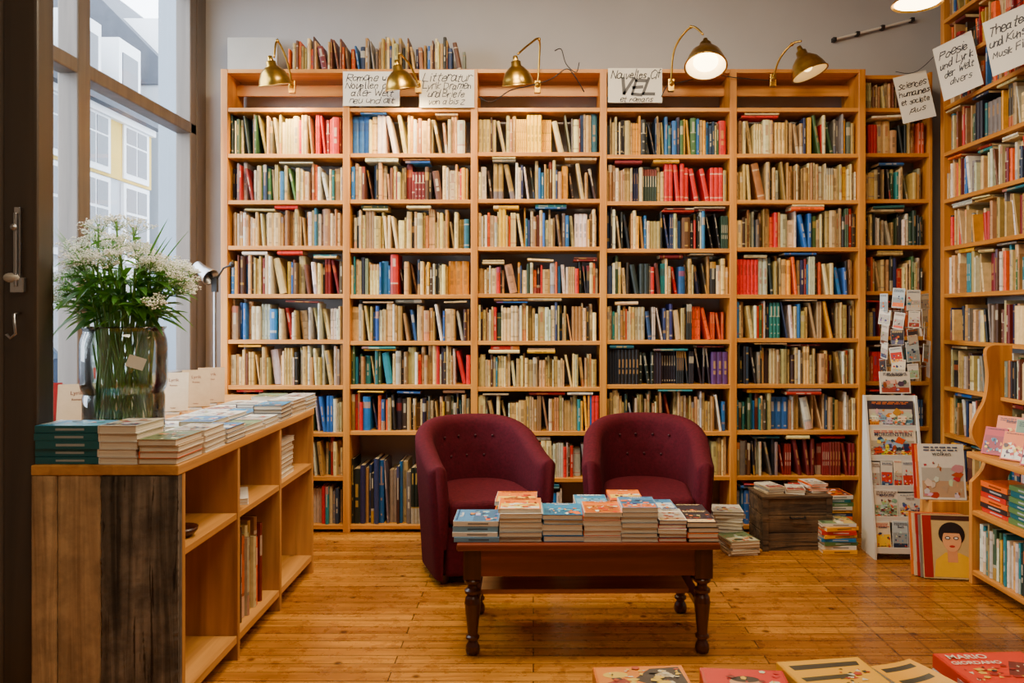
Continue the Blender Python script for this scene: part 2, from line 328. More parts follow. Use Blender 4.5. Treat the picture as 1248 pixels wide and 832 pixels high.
def marker(mb,text,h,width,M,col,thick=.006):
    adv=[];x=0
    for ch in text:
        g=LF.get(ch) or SF.get(ch) or SF.get(ch.upper(),[])
        wl=max([p[0] for st in g for p in st] or [2.2])
        adv.append((g,x,ch in LF)); x+=wl*U(.88,1.1)+.7
    tot=x-.7; sx=width/tot; sy=h/6; base=U(-.4,.4)
    for n_,(g,x0,low) in enumerate(adv):
        jr=U(-.14,.14); jy=U(-.6,.6)+base*n_/len(adv); sc=U(.85,1.15)
        for st in g:
            pts=[]
            for (a,c) in st:
                a=a*sc+U(-.25,.25); c=c*sc+U(-.3,.3)+jy
                pts.append(((x0+a+c*.28-c*jr)*sx-width/2,c*sy-h/2))
            if low: pts=smoothpts(pts)
            for (p,q) in zip(pts[:-1],pts[1:]):
                th=thick*U(.85,1.15)
                dx,dz=q[0]-p[0],q[1]-p[1]; L=math.hypot(dx,dz) or 1e-6; nx,nz=-dz/L*th/2,dx/L*th/2
                ex,ez=dx/L*th*.35,dz/L*th*.35
                mb.add([(p[0]-ex+nx,0,p[1]-ez+nz),(p[0]-ex-nx,0,p[1]-ez-nz),(q[0]+ex-nx,0,q[1]+ez-nz),(q[0]+ex+nx,0,q[1]+ez+nz)],[(0,1,2,3)],col,0,M)
PALS=[[(222,124,40),(240,200,90),(90,50,40),(240,232,214),(200,70,40)],[(80,130,170),(216,222,218),(36,60,96),(140,176,196),(220,120,60)],[(176,50,44),(240,230,210),(40,36,40),(226,180,60),(90,120,140)],
[(120,140,104),(232,224,200),(60,80,60),(190,120,70),(210,180,110)],[(222,216,202),(200,196,186),(70,80,100),(180,150,120),(150,70,56)],[(50,46,52),(200,110,50),(230,200,150),(120,50,44),(90,90,110)],[(50,130,170),(110,170,196),(236,236,226),(220,130,60),(40,70,90)]]
def randart(mb,x0,x1,y0,y1,z,M=None,pal=None,n=26):
    pal=pal or random.choice(PALS); w,h=x1-x0,y1-y0; e=.00009
    def rect(a,b,c,d,col,zz): mb.add([(a,c,zz),(b,c,zz),(b,d,zz),(a,d,zz)],[(0,1,2,3)],lin(col),0,M)
    rect(x0,x1,y0,y1,pal[0],z); z+=e
    p1=pal[1] if R()<.4 else tuple(v*.8 for v in pal[0])
    rect(x0+w*.04,x1-w*.04,y0+h*.04,y0+h*U(.45,.70),p1,z); z+=e
    if R()<.6: rect(x0+w*.04,x1-w*.04,y0+h*.04,y0+h*U(.15,.35),random.choice(pal[2:]),z); z+=e
    for i in range(n):
        cx,cy=x0+w*U(.1,.9),y0+h*U(.06,.66); r=w*U(.02,.12); 
        col=[min(255,max(0,v+U(-22,22))) for v in random.choice(pal[1:])]; k=random.choice([3,4,4,5,9]); a0=U(0,6)
        sx=U(.35,1.6); pts=[]
        for j in range(k):
            rr=r*U(.7,1.1)
            px=min(x1-w*.03,max(x0+w*.03,cx+rr*sx*math.cos(a0+j*6.2832/k))); py=min(y1,max(y0+h*.02,cy+rr*math.sin(a0+j*6.2832/k))); pts.append((px,py,z))
        mb.add(pts,[tuple(range(k))],lin(col),0,M); z+=e
    for q in range(random.choice([1,2,3])):
        yy=y1-h*(.06+.05*q); xx=x0+w*.1
        while xx<x1-w*.15:
            l=w*U(.04,.14); rect(xx,min(xx+l,x1-w*.06),yy-h*.012,yy+h*.012,pal[2],z); xx+=l+w*.03
    z+=e
    return z+e
# ---------------------------------------------------------------- room
XL=-2.26; XR=2.90; YB=5.38; YF=-1.6; ZC=3.85
struct(bx('floor',XL-.1,XR+.1,YF-.1,YB+.1,-.1,0,M_FLOOR),'worn honey-coloured pine floorboards','floor')
struct(bx('ceiling',XL-.1,XR+.1,YF-.1,YB+.1,ZC,ZC+.1,M_WHITEWALL),'plain cream ceiling','ceiling')
struct(bx('wall_back',XL-.1,XR+.1,YB,YB+.12,0,ZC,M_WALL),'pale grey plaster wall behind the bookcases','wall')
struct(bx('wall_right',XR,XR+.12,YF,YB,0,ZC,M_WALL),'pale grey plaster wall behind side bookcase','wall')
struct(bx('wall_front',XL-.1,XR+.1,YF-.12,YF,0,ZC,M_WHITEWALL),'cream plaster wall','wall')
b=MB()
WY0,WY1,WZ0,WZ1=2.80,5.24,.98,3.60
b.box(XL-.08,XL,YF,WY0,0,ZC); b.box(XL-.08,XL,WY1,YB,0,ZC); b.box(XL-.08,XL,WY0,WY1,0,WZ0); b.box(XL-.08,XL,WY0,WY1,WZ1,ZC)
struct(b.obj('wall_left',M_WALL),'wall around the tall shop window','wall')
w=empty('window_1',XL-.05,WY0,WZ0); struct(w,'tall shop window with grey-brown painted frame','window')
def wl(mb,y0,y1,z0,z1,x0=-.03,x1=.06): mb.box(x0,x1,y0-WY0,y1-WY0,z0-WZ0,z1-WZ0)
b=MB()
wl(b,WY0,WY0+.08,WZ0,WZ1); wl(b,WY1-.09,WY1,WZ0,WZ1,-.03,.07); wl(b,WY0,WY1,WZ0,WZ0+.06,-.03,.07); wl(b,WY0,WY1,WZ1-.09,WZ1,-.03,.07)
wl(b,3.87,3.98,WZ0,WZ1,-.03,.075); wl(b,WY0,WY1,2.585,2.66,-.03,.07)
b.obj('frame',M_FRAME,w,bevel=.008)
b=MB(); wl(b,WY0+.06,WY1-.07,WZ0+.05,WZ1-.06,-.004,.004); b.obj('glass',M_PANE,w)
struct(bx('trim_1',XL,XL+.025,WY1,YB,0,ZC,M_FRAME,bevel=.006),'painted window jamb in the corner','trim')
d=empty('door_1',-1.98,2.69,0); struct(d,'dark brown wooden door edge with iron bolt','door')
bx('door_leaf',-.28,.10,.0,.09,0,ZC,M_DOOR,d,bevel=.006)
bx('door_edge_strip',.115,.165,.02,.08,0,ZC,M_FRAME,d,bevel=.006) 
bx('door_frame',.165,.285,.0,.10,0,ZC,M_DOOR,d,bevel=.01)
b=MB(); b.box(.215,.235,-.014,0,1.50,1.76); b.tube([(.225,-.022,1.49),(.225,-.022,1.74)],.006); b.ball((.225,-.03,1.69),.012); b.box(.205,.25,-.02,0,1.47,1.52)
b.obj('bolt',M_STEEL,d,bevel=.002)
b=MB(); b.tube([(.225,0,1.40),(.225,-.03,1.395),(.235,-.04,1.36),(.235,-.035,1.33),(.22,-.04,1.315),(.21,-.045,1.33)],.005); b.obj('hook',M_STEEL,d,smooth=True)
b=MB(); b.ball((.21,-.02,1.52),.028,10,8,sc=(1,.5,.6)); b.obj('door_knob',M_CARD,d,smooth=True)
struct(bx('trim_2',XL,-1.70,2.80,5.02,.84,.89,M_OAK_Y,bevel=.004),'wooden display ledge under the window','window ledge')
struct(bx('trim_3',-1.76,-1.72,2.80,5.02,0,.84,M_FRAME),'painted panel under the window ledge','panel')
struct(bx('baseboard_right',XR-.02,XR,YF,YB,0,.1,M_FRAME),'dark wooden baseboard','baseboard')
# ---------------------------------------------------------------- bookcases
YS=5.05
posts=[273,422,578,735.5,894,1051]
zs_main=[PZ(v,YS) for v in (131,187,244,301,358,414,470,526,581,640)]
ZB=[[z+(U(-.010,.010) if 0<k<9 else 0) for k,z in enumerate(zs_main)] for i in range(5)]
bc=empty('bookcase',PX(662,YS),YS,0,0,'long pine bookcase with five bays filled with books','bookcase')
ox,oy=bc.location.x,YS
ZT=PZ(84,YS)
def addl(name,x0,x1,y0,y1,z0,z1,m,par,o,bev=.003,lab=None):
    ob=bx(name,x0-o[0],x1-o[0],y0-o[1],y1-o[1],z0-o[2],z1-o[2],m,par,bevel=bev)
    if lab: ob['label']=lab
    return ob
O=(ox,oy,0)
for p in posts:
    X=PX(p,YS); addl('upright',X-.022,X+.022,YS,YS+.29,0,ZT,M_SHELF_V,bc,O)
for i in range(5):
    xa=PX(posts[i],YS)+.022; xb=PX(posts[i+1],YS)-.022
    for r,z in enumerate(ZB[i]):
        if i==1 and r==8: continue
        addl('shelf',xa,xb,YS+.005,YS+.28,z-.026,z,M_SHELF_H,bc,O,.002)
    addl('top_board',xa,xb,YS+.002,YS+.29,ZT-.025,ZT,M_SHELF_H,bc,O,.002)
    addl('top_rail',xa,xb,YS+.16,YS+.18,ZT-.13,ZT-.06,M_SHELF_H,bc,O,.002)
YN=5.13
nx0=PX(1057,YS)+.003; nx1=2.60
bn=empty('bookcase',nx0,YN,0,0,'narrow pine corner bookcase beside the long bookcase','bookcase')
O=(nx0,YN,0)
addl('upright',nx0,nx0+.02,YN,YN+.22,0,2.98,M_SHELF_V,bn,O); addl('upright',nx1-.02,nx1,YN,YN+.22,0,2.98,M_SHELF_V,bn,O)
zs_n=[z+.02 for z in zs_main[:-1]]+[.09]
for z in zs_n+[2.96]: addl('shelf',nx0+.02,nx1-.02,YN+.004,YN+.21,z-.025,z,M_SHELF_H,bn,O,.002)
XS=2.62
br=empty('bookcase',XS,4.2,0,0,'tall pine bookcase along the side wall','bookcase')
O=(XS,4.2,0)
for y in (5.05,4.14,3.22): addl('upright',XS,XS+.27,y-.02,y+.02,0,3.6,M_SHELF_V,br,O)
zs_r=[3.28,2.99]+[z for z in zs_main[:-1]]+[.09]
zs_r=sorted(set([round(z,3) for z in zs_r]),reverse=True)
for (ya,yb) in ((4.16,5.03),(3.24,4.12)):
    for z in zs_r: addl('shelf',XS+.003,XS+.26,ya,yb,z-.025,z,M_SHELF_Y,br,O,.002)
# ---------------------------------------------------------------- books on shelves
PAL=[('cream',(222,196,140),26),('ivory',(230,212,166),16),('beige',(198,164,110),15),('tan',(166,126,78),8),('brown',(98,62,38),6),
('dark brown',(52,34,24),4.5),('black',(26,24,26),6),('dark red',(112,26,26),4),('red',(190,38,26),4),('navy blue',(38,52,88),4),('blue',(44,104,164),5),
('teal',(40,116,124),2.5),('green',(68,96,58),2),('dark green',(36,56,42),2),('yellow',(236,176,14),4),('orange',(222,100,20),3.5),('grey',(132,126,116),4),('white',(232,226,208),9),('pink',(190,92,104),1)]
PD={n:c for n,c,_ in PAL}; PD['purple']=(70,46,98); PD['bright yellow']=(236,184,0); PD['bright red']=(196,14,16); PD['bright orange']=(226,86,6)
def pick(bias=None):
    if bias and R()<bias[1]: n=random.choice(bias[0])
    else: n=random.choices([p[0] for p in PAL],[p[2] for p in PAL])[0]
    c=PD[n]; j=U(.78,1.08)
    return n,lin([min(255,max(0,v*j+U(-9,9))) for v in c])
PAGE=lin((206,184,142))
def add_book(mb,w,d,h,M,col,st):
    rr=min(.006,w*.25)
    xs=[0,w*.30,w*.70,w]; ys=[rr,0,0,rr]
    tcol=st['t']
    fr=st['fr']; n=len(fr)
    vs=[];fs=[];cs=[]
    for z in fr:
        for x,y in zip(xs,ys): vs.append((x,y,z*h))
    for k in range(n-1):
        for j in range(3):
            a=k*4+j; fs.append((a,a+1,a+5,a+4))
            b_=st['b'][k]
            if b_==2: cs.append(tcol)
            elif b_==1 and j==1: cs.append(tcol)
            elif b_==3: cs.append(st['t2'])
            else: cs.append(col)
    o=len(vs)
    vs+=[(0,rr,0),(0,d,0),(0,d,h),(0,rr,h),(w,rr,0),(w,d,0),(w,d,h),(w,rr,h)]
    fs+=[(o,o+3,o+2,o+1),(o+4,o+5,o+6,o+7)]; cs+=[col,col]
    e=.0015; p=len(vs); zt=h-.004
    vs+=[(e,.001,zt),(w-e,.001,zt),(w-e,d-.004,zt),(e,d-.004,zt),(e,.001,.003),(w-e,.001,.003),(w-e,d-.004,.003),(e,d-.004,.003)]
    fs+=[(p,p+1,p+2,p+3),(p+4,p+7,p+6,p+5),(p+2,p+6,p+7,p+3)]; cs+=[PAGE]*3
    mb.add(vs,fs,cs,0,M)
def style(col):
    lum=sum(col)/3
    dark=lin((70,50,38)); gold=lin((205,170,90)); wh=lin((225,215,190)); red=lin((150,50,40)); blu=lin((60,80,120))
    t=random.choice([dark,dark,dark,red,blu,lin((40,36,34)),lin((120,90,60))]) if lum>.22 else random.choice([gold,wh,wh,lin((190,150,100))])
    t=tuple(a*.5+b*.5 for a,b in zip(t,col))
    t2=tuple(a*.5+b*.5 for a,b in zip(random.choice([wh,wh,red,blu,lin((220,170,70)),lin((210,110,50)),dark]),col))
    q=R(); j=U(-.04,.04)
    if q<.18: fr=[0,.30,.42,.48,.72,1]; b=[0,1,0,1,0]
    elif q<.34: fr=[0,.08,.12,.55,.85,1]; b=[0,1,0,1,0]
    elif q<.46: fr=[0,.12,.15,.36,.4,.6,.63,.9,1]; b=[0,1,0,1,0,2,1,0]
    elif q<.58: fr=[0,.62+j,.84,1]; b=[0,2 if R()<.5 else 3,0]
    elif q<.68: fr=[0,.1,.14,.8,.84,1]; b=[0,2,0,2,0]
    elif q<.76: fr=[0,.25+j,.3,.7,.9,1]; b=[3,2,0,1,0]
    elif q<.84: fr=[0,.45+j,.8,1]; b=[0,1,3]
    else: fr=[0,1]; b=[0]
    return {'fr':fr,'b':b,'t':t,'t2':t2}
SPECS=[]
def spec(w,d,h,M,n,col,where): SPECS.append(dict(w=w,d=d,h=h,M=M,n=n,col=col,st=style(col),where=where))
def fill(length,base,headroom,where,hr=(.18,.24),wr=(.008,.026),bias=None,segs=None,fillto=1.0,laying=.6,depth=.15):
    x=0.003; tops=[]
    hbase=U(*hr)
    while True:
        bb=bias
        if segs:
            for a,c,bs in segs:
                if a<=x/length<c: bb=bs
        w=U(*wr)*(1 if R()<.76 else U(1.4,2.2))
        if R()<.16: hbase=U(*hr)
        h=min(headroom-.006,max(hr[0]-.02,hbase+U(-.022,.022) if R()<.5 else U(hr[0]-.02,hr[1])))
        if x+w>length*fillto-.003: break
        n,c=pick(bb)
        d=min(depth+.07,max(.1,h*.68))
        yo=U(.008,.035) if R()<.72 else U(.035,.075)
        run=1
        if bb and len(bb[0])==1: run=random.randint(3,6)
        elif R()<.08: run=random.randint(2,3)
        st=style(c)
        for q in range(run):
            if x+w>length*fillto-.003: break
            if R()<.12 and x+w+h*.24<length*fillto and x>.05:
                a=U(3,13); dx=h*math.sin(math.radians(a)); 
                M=base@T(x+dx+.001,yo,0.0005)@RY(-a); SPECS.append(dict(w=w,d=d,h=h*.98,M=M,n=n,col=c,st=st,where=where)); x+=dx+w/math.cos(math.radians(a))+.001
            else:
                M=base@T(x,yo,0.0005); SPECS.append(dict(w=w,d=d,h=h,M=M,n=n,col=c,st=st,where=where))
                x+=w+.0006
            tops.append((x,h))
    reps=0
    while R()<laying and reps<3:
            reps+=1
            L=U(.15,.24); 
            xs=(reps-1)*.26+U(.01,.10)
            if xs+L>x: break
            hh=max([h for (xx,h) in tops if xs-.04<=xx<=xs+L+.04] or [.2])
            zz=hh+.001; k=random.choice([1,2,2,3])
            for q in range(k):
                t=U(.008,.024)
                if zz+t<headroom-.003:
                    n,c=pick((['white','cream','red','blue','teal','grey','yellow','dark red','ivory'],.8))
                    a=U(-3,3) if q==k-1 and zz+t+.014<headroom else 0
                    M=base@T(xs+L,U(-.008,.02),zz+(L*math.sin(math.radians(abs(a))) if a>0 else 0))@RY(-90-a)
                    spec(t,U(.12,.15),L*U(.88,1),M,n,c,where); zz+=t+.001
LIGHTB=(['cream','ivory','beige','white','tan'],.75)
WH_M='standing on the long pine bookcase'
for i in range(5):
    xa=PX(posts[i],YS)+.022; xb=PX(posts[i+1],YS)-.022; L=xb-xa
    for r in range(1,10):
        if i==1 and r==8: continue
        z=ZB[i][r]; head=ZB[i][r-1]-.026-z
        if i==1 and r==9: head=ZB[i][7]-.026-z
        segs=None; bias=None; hr=(.192,.248); wr=(.008,.024); fo=1.0; lay=.9
        if r==1: hr=(.21,.258)
        if (i,r)==(2,1): segs=[(.3,.56,(['bright yellow'],1.0)),(.0,.3,(['brown','cream','tan','dark brown'],.9)),(.56,.8,(['grey','ivory'],.9))]; hr=(.23,.255)
        if (i,r)==(0,1): segs=[(0,.3,(['dark green','navy blue','green','cream'],.6)),(.3,.6,LIGHTB),(.6,1,(['cream','red','dark red'],.6))]
        if (i,r)==(3,1): segs=[(0,.35,(['black','ivory','cream'],.8)),(.35,1,(['green','yellow','blue','navy blue','cream'],.6))]
        if (i,r)==(4,1): segs=[(0,.5,LIGHTB),(.5,1,(['grey','black','white','green'],.5))]
        if (i,r)==(1,1): bias=LIGHTB
        if (i,r)==(1,2): segs=[(.3,.7,(['dark brown','dark red','brown'],.8))]
        if (i,r)==(0,2): bias=(['blue','navy blue','white','cream','green','white'],.5)
        if (i,r)==(2,4): bias=(['red','cream','blue','orange','black','white'],.5); hr=(.17,.21); lay=1
        if (i,r)==(0,4): bias=(['yellow','white','cream','blue','brown'],.6)
        if (i,r)==(3,2): segs=[(.28,.34,(['dark green'],1)),(.45,.64,(['bright red'],1)),(0,.2,LIGHTB),(.64,1,LIGHTB)]
        if (i,r)==(4,2): bias=LIGHTB
        if (i,r)==(1,3): segs=[(.9,1,(['teal'],1))]; bias=LIGHTB; lay=1
        if (i,r)==(0,3): bias=LIGHTB
        if (i,r)==(3,3): segs=[(.6,.85,(['red','dark red','black'],.6)),(.88,1,(['dark green'],1))]
        if (i,r)==(4,4): segs=[(0,.08,(['bright red'],1)),(.2,.6,(['teal','white','blue'],.5))]; lay=1
        if (i,r)==(4,3): segs=[(.6,1,(['red','black','green','cream'],.7))]
        if (i,r)==(3,5): segs=[(.68,1,(['bright orange'],.96)),(0,.3,LIGHTB)]; hr=(.19,.22)
        if (i,r)==(0,5): segs=[(.05,.35,(['blue','black','white'],.6)),(.35,1,LIGHTB)]
        if (i,r)==(1,5): bias=LIGHTB
        if (i,r)==(2,5): bias=LIGHTB
        if (i,r)==(1,6): segs=[(0,.3,(['teal','red','green','dark red'],.7)),(.3,1,(['red','white','tan','cream','cream'],.6))]
        if (i,r)==(0,6): bias=LIGHTB
        if (i,r)==(3,6): segs=[(0,.8,(['black'],1.0)),(.8,1,(['purple'],.9))]; hr=(.220,.221); lay=.9
        if (i,r)==(4,6): bias=(['black','dark brown','grey','white','dark green','ivory'],.6)
        if (i,r)==(2,6): bias=(['beige','cream','ivory'],.95); hr=(.19,.21)
        if (i,r)==(1,7): segs=[(0,.3,(['blue','red','navy blue'],.7)),(.3,.5,(['dark brown','black'],.6))]
        if (i,r)==(0,7): bias=(['blue','navy blue','white','brown'],.6)
        if (i,r)==(2,7): segs=[(.8,1,(['blue','yellow','red','teal'],.95))]; bias=LIGHTB
        if (i,r)==(3,7): bias=LIGHTB
        if (i,r)==(4,7): segs=[(0,.3,(['teal','blue','green'],.7)),(.3,1,LIGHTB)]
        if (i,r)==(4,8): segs=[(0,.34,(['black','white','grey','brown'],.8)),(.34,.95,(['dark red'],1))]; hr=(.21,.235)
        if (i,r)==(2,8): bias=(['red','black','orange','white','blue'],.7)
        if (i,r)==(1,9): bias=(['black','navy blue','white','dark brown','blue','grey','black'],.75); hr=(.34,.45); wr=(.010,.030); fo=.98; lay=0
        if r==9 and i in (2,3,4): fo=.7; bias=(['black','white','blue'],.5)
        fill(L,T(xa,YS+.010,z),head,WH_M,hr,wr,bias,segs,fo,lay)
for r,z in enumerate(zs_n):
    top=2.96 if r==0 else zs_n[r-1]
    head=top-.025-z; L=nx1-nx0-.04
    bias={3:(['dark green','white','black'],.6),0:(['tan','cream','brown'],.8)}.get(r)
    hi=min(.23,head-.01)
    fill(L,T(nx0+.02,YN+.012,z),head,'standing in the narrow corner bookcase',(min(.17,hi-.03),hi),(.008,.024),bias,None,.97,.95,.12)
for (ya,yb) in ((4.16,5.03),(3.24,4.12)):
    for r,z in enumerate(zs_r):
        top=3.6 if r==0 else zs_r[r-1]
        if z<.7 and ya<4: continue
        if z<.2: continue
        head=min(.3,top-.025-z)
        bias=(['dark red','tan','dark brown','red','orange'],.6) if r<3 else None
        fill(yb-ya,T(XS+.008,yb,z)@RZ(-90),head,'standing on the side wall bookcase',(.18,.245),(.008,.026),bias,None,1,.9,.14)
fill(1.19,T(PX(347,YS),YS+.04,ZT),.35,'standing on top of the long pine bookcase',(.16,.235),(.008,.020),(['tan','brown','cream','grey','navy blue','beige'],.8),[(.0,.35,(['tan','beige','orange','brown'],.9)),(.34,.41,(['navy blue','blue'],1))],.98,0)
def area(s):
    p=s['M'].translation
    Y=max(p.y,.5); px=VX+p.x*F/Y; py=VY-(p.z+s['h']/2-CH)*F/Y
    if px<255 or px>1247 or py<0 or py>700: return 0
    if 499<px<875 and py>500: return 0
    if px<383 and py>480: return 0
    vis=1.0 if s['M'].to_3x3().col[1].y>.5 else abs(p.x)/Y
    return s['w']*s['h']*vis/Y/Y
SPECS.sort(key=area,reverse=True)
NI=260
for s in SPECS[:NI]:
    mb=MB(); add_book(mb,s['w'],s['d'],s['h'],None,s['col'],s['st'])
    o=mb.obj('book',M_BOOK,M=s['M'],recalc=False)
    tall='tall' if s['h']>.25 else ('thick' if s['w']>.034 else ('slim' if s['w']<.02 else ''))
    tag(o,(f"{tall} {s['n']} book {s['where']}").strip(),'book','books '+s['where'].replace('standing ',''))
mb=MB()
for s in SPECS[NI:]: add_book(mb,s['w'],s['d'],s['h'],s['M'],s['col'],s['st'])
o=mb.obj('shelved_books',M_BOOK,recalc=False); tag(o,'rows of old cream, brown and coloured books filling the bookcases','books',kind='stuff')
print('BOOKS',len(SPECS))
# ---------------------------------------------------------------- lying books
def flatbook(x,y,z,w,l,t,rot,cname,col,where,group,art=None,title=None,M=None,kindname='paperback'):
    e=empty('paperback',x,y,z,rot,f"{cname} {kindname} {where}",'book',group,M=M)
    c=MB(); k=.0016; hw,hl=w/2,l/2
    c.box(-hw,hw,-hl,hl,0,k,col); c.box(-hw,hw,-hl,hl,t-k,t,col)
    c.box(-hw-.001,-hw+k,-hl,hl,k*.5,t-k*.5,col)
    q=tuple(min(1,v*.4+.35) for v in col) if sum(col)<.9 else tuple(v*.3 for v in col)
    c.box(-hw-.0016,-hw-.0009,-hl*.55,hl*.35,t*.35,t*.65,q)
    c.obj('cover',M_GLOSSBOOK,e,recalc=False)
    p=MB(); p.box(-hw+.002,hw-.003,-hl+.003,hl-.003,k,t-k); p.obj('page_block',M_PAGE,e,recalc=False)
    if art is not None or title:
        a=MB(); zz=t+.0003
        if art is not None:
            zz=randart(a,-hw+.001,hw-.001,-hl+.001,hl-.001,zz,None,PALS[art] if isinstance(art,int) and art>=0 else None)
        if title:
            for (s,sz,ty,cc) in title: addtext(a,s,sz,T(0,-hl+ty*l,zz+.0004),lin(cc),0,.0002)
        a.obj('cover_print',M_PRINT,e,recalc=False)
    return e
def stack(x,y,z,w,l,n,t,rot,cols,where,group,art=None,title=None,jit=2.0):
    zz=z
    for i in range(n):
        cn,cc=cols[i%len(cols)]
        tt=t*U(.85,1.12)
        top=(i==n-1)
        flatbook(x+U(-.004,.004),y+U(-.006,.006),zz,w,l,tt,rot+U(-jit,jit),cn,lin(cc),where,group,art if top else None,title if top else None)
        zz+=tt+.0006
    return zz
# ---- coffee table
TZ=.467; tx0,tx1,ty0,ty1=-.315,.757,3.19,3.76
tcx,tcy=(tx0+tx1)/2,(ty0+ty1)/2
tb=empty('coffee_table',tcx,tcy,0,.8,'low reddish wooden coffee table with turned legs','table')
hw,hd=(tx1-tx0)/2,(ty1-ty0)/2
bx('table_top',-hw,hw,-hd,hd,TZ-.028,TZ,M_TABLE,tb,bevel=.007)
b=MB(); ai=.03
b.box(-hw+ai,hw-ai,-hd+.03,-hd+.055,TZ-.14,TZ-.028); b.box(-hw+ai,hw-ai,hd-.055,hd-.03,TZ-.14,TZ-.028)
b.box(-hw+ai,-hw+ai+.025,-hd+.055,hd-.055,TZ-.14,TZ-.028); b.box(hw-ai-.025,hw-ai,-hd+.055,hd-.055,TZ-.14,TZ-.028)
b.obj('apron',M_TABLE,tb,bevel=.003)
prof=[(.012,.0),(.026,.004),(.030,.018),(.028,.035),(.020,.05),(.018,.058),(.028,.064),(.028,.074),(.021,.08),(.023,.11),(.030,.17),(.034,.21),(.030,.232),(.022,.245),(.033,.252),(.034,.264),(.022,.272),(.020,.284),(.034,.296),(.036,.306),(.030,.315)]
for sx in (-1,1):
    for sy in (-1,1):
        b=MB(); MM=T(sx*(hw-.062),sy*(hd-.062),0)
        b.lathe(prof,20,M=MM,cap0=True,cap1=True); b.box(-.036,.036,-.036,.036,.315,TZ-.028,M=MM)
        b.obj('leg',M_LEG,tb,smooth=False)
bx('lower_shelf',-hw+.09,hw-.09,-.10,.16,.20,.222,M_OAK_X,tb,bevel=.003)
bx('shelf_support',-hw+.05,-hw+.09,-hd+.09,hd-.09,.19,.215,M_LEG,tb)
bx('shelf_support',hw-.09,hw-.05,-hd+.09,hd-.09,.19,.215,M_LEG,tb)
C=dict(pb=(120,156,184),gr=(140,142,144),or_=(218,104,30),bl=(44,116,168),wh=(226,222,214),rd=(180,46,36),yl=(230,172,36),dk=(46,40,42),nv=(42,62,98),cr=(214,200,172),tn=(158,122,86),gn=(90,120,76),te=(28,92,100),bg=(106,30,40))
N=dict(pb='pale blue',gr='grey',or_='orange',bl='blue',wh='white',rd='red',yl='yellow',dk='dark',nv='navy blue',cr='cream',tn='tan',gn='green',te='teal',bg='burgundy')
def cs(*k): return [(N[a],C[a]) for a in k]
WT='stacked on the coffee table'; GT='paperbacks on the coffee table'
W_=(245,240,228); K_=(44,40,44)
front=[(552,608,4,.021,cs('pb','wh'),1,[('Wander',.022,.84,W_)],90),
(608,661,7,.018,cs('wh','gr','wh'),0,[('Helden',.019,.85,K_)],0),
(661,711,5,.021,cs('bl','bl','wh'),6,[('Sommer',.018,.82,W_)],0),
(711,758,6,.020,cs('wh','or_','wh'),0,[('ULLA',.020,.86,W_)],0),
(758,803,7,.019,cs('wh','gr'),1,[('INSEL',.020,.84,W_)],0),
(803,838,5,.018,cs('rd','nv','wh'),4,[('Nacht',.016,.84,K_)],0),
(838,876,4,.019,cs('dk','or_','dk'),5,[('Feuer',.016,.84,(240,190,90))],0)]
for (a,c,n,t,co,art,ti,rot) in front:
    x0=PX(a,3.22); x1=PX(c,3.22)
    if rot==90: stack((x0+x1)/2,3.315,TZ+.001,.195,x1-x0-.003,n,t,90,co,WT,GT,art,ti,1.0)
    else: stack((x0+x1)/2,3.315,TZ+.001,x1-x0-.002,.195,n,t,rot,co,WT,GT,art,ti,1.0)
back=[(604,655,6,.019,cs('or_','yl','wh'),0,[('Lust auf',.017,.86,K_)],0),
(656,701,3,.019,cs('rd','wh','bl'),2,[('Herbst',.016,.84,W_)],0),
(702,743,5,.020,cs('wh','cr','tn'),6,[('Briefe',.016,.85,W_)],0),
(744,785,7,.018,cs('or_','wh','gr'),0,[('Mond',.018,.85,W_)],0),
(786,827,4,.019,cs('gr','wh'),1,[('Stille',.016,.85,K_)],0),
(828,866,3,.019,cs('dk','tn'),5,None,0)]
for (a,c,n,t,co,art,ti,rot) in back:
    x0=PX(a,3.45); x1=PX(c,3.45); stack((x0+x1)/2,3.525,TZ+.001,x1-x0-.003,.20,n,t,rot,co,WT,GT,art,ti,2)
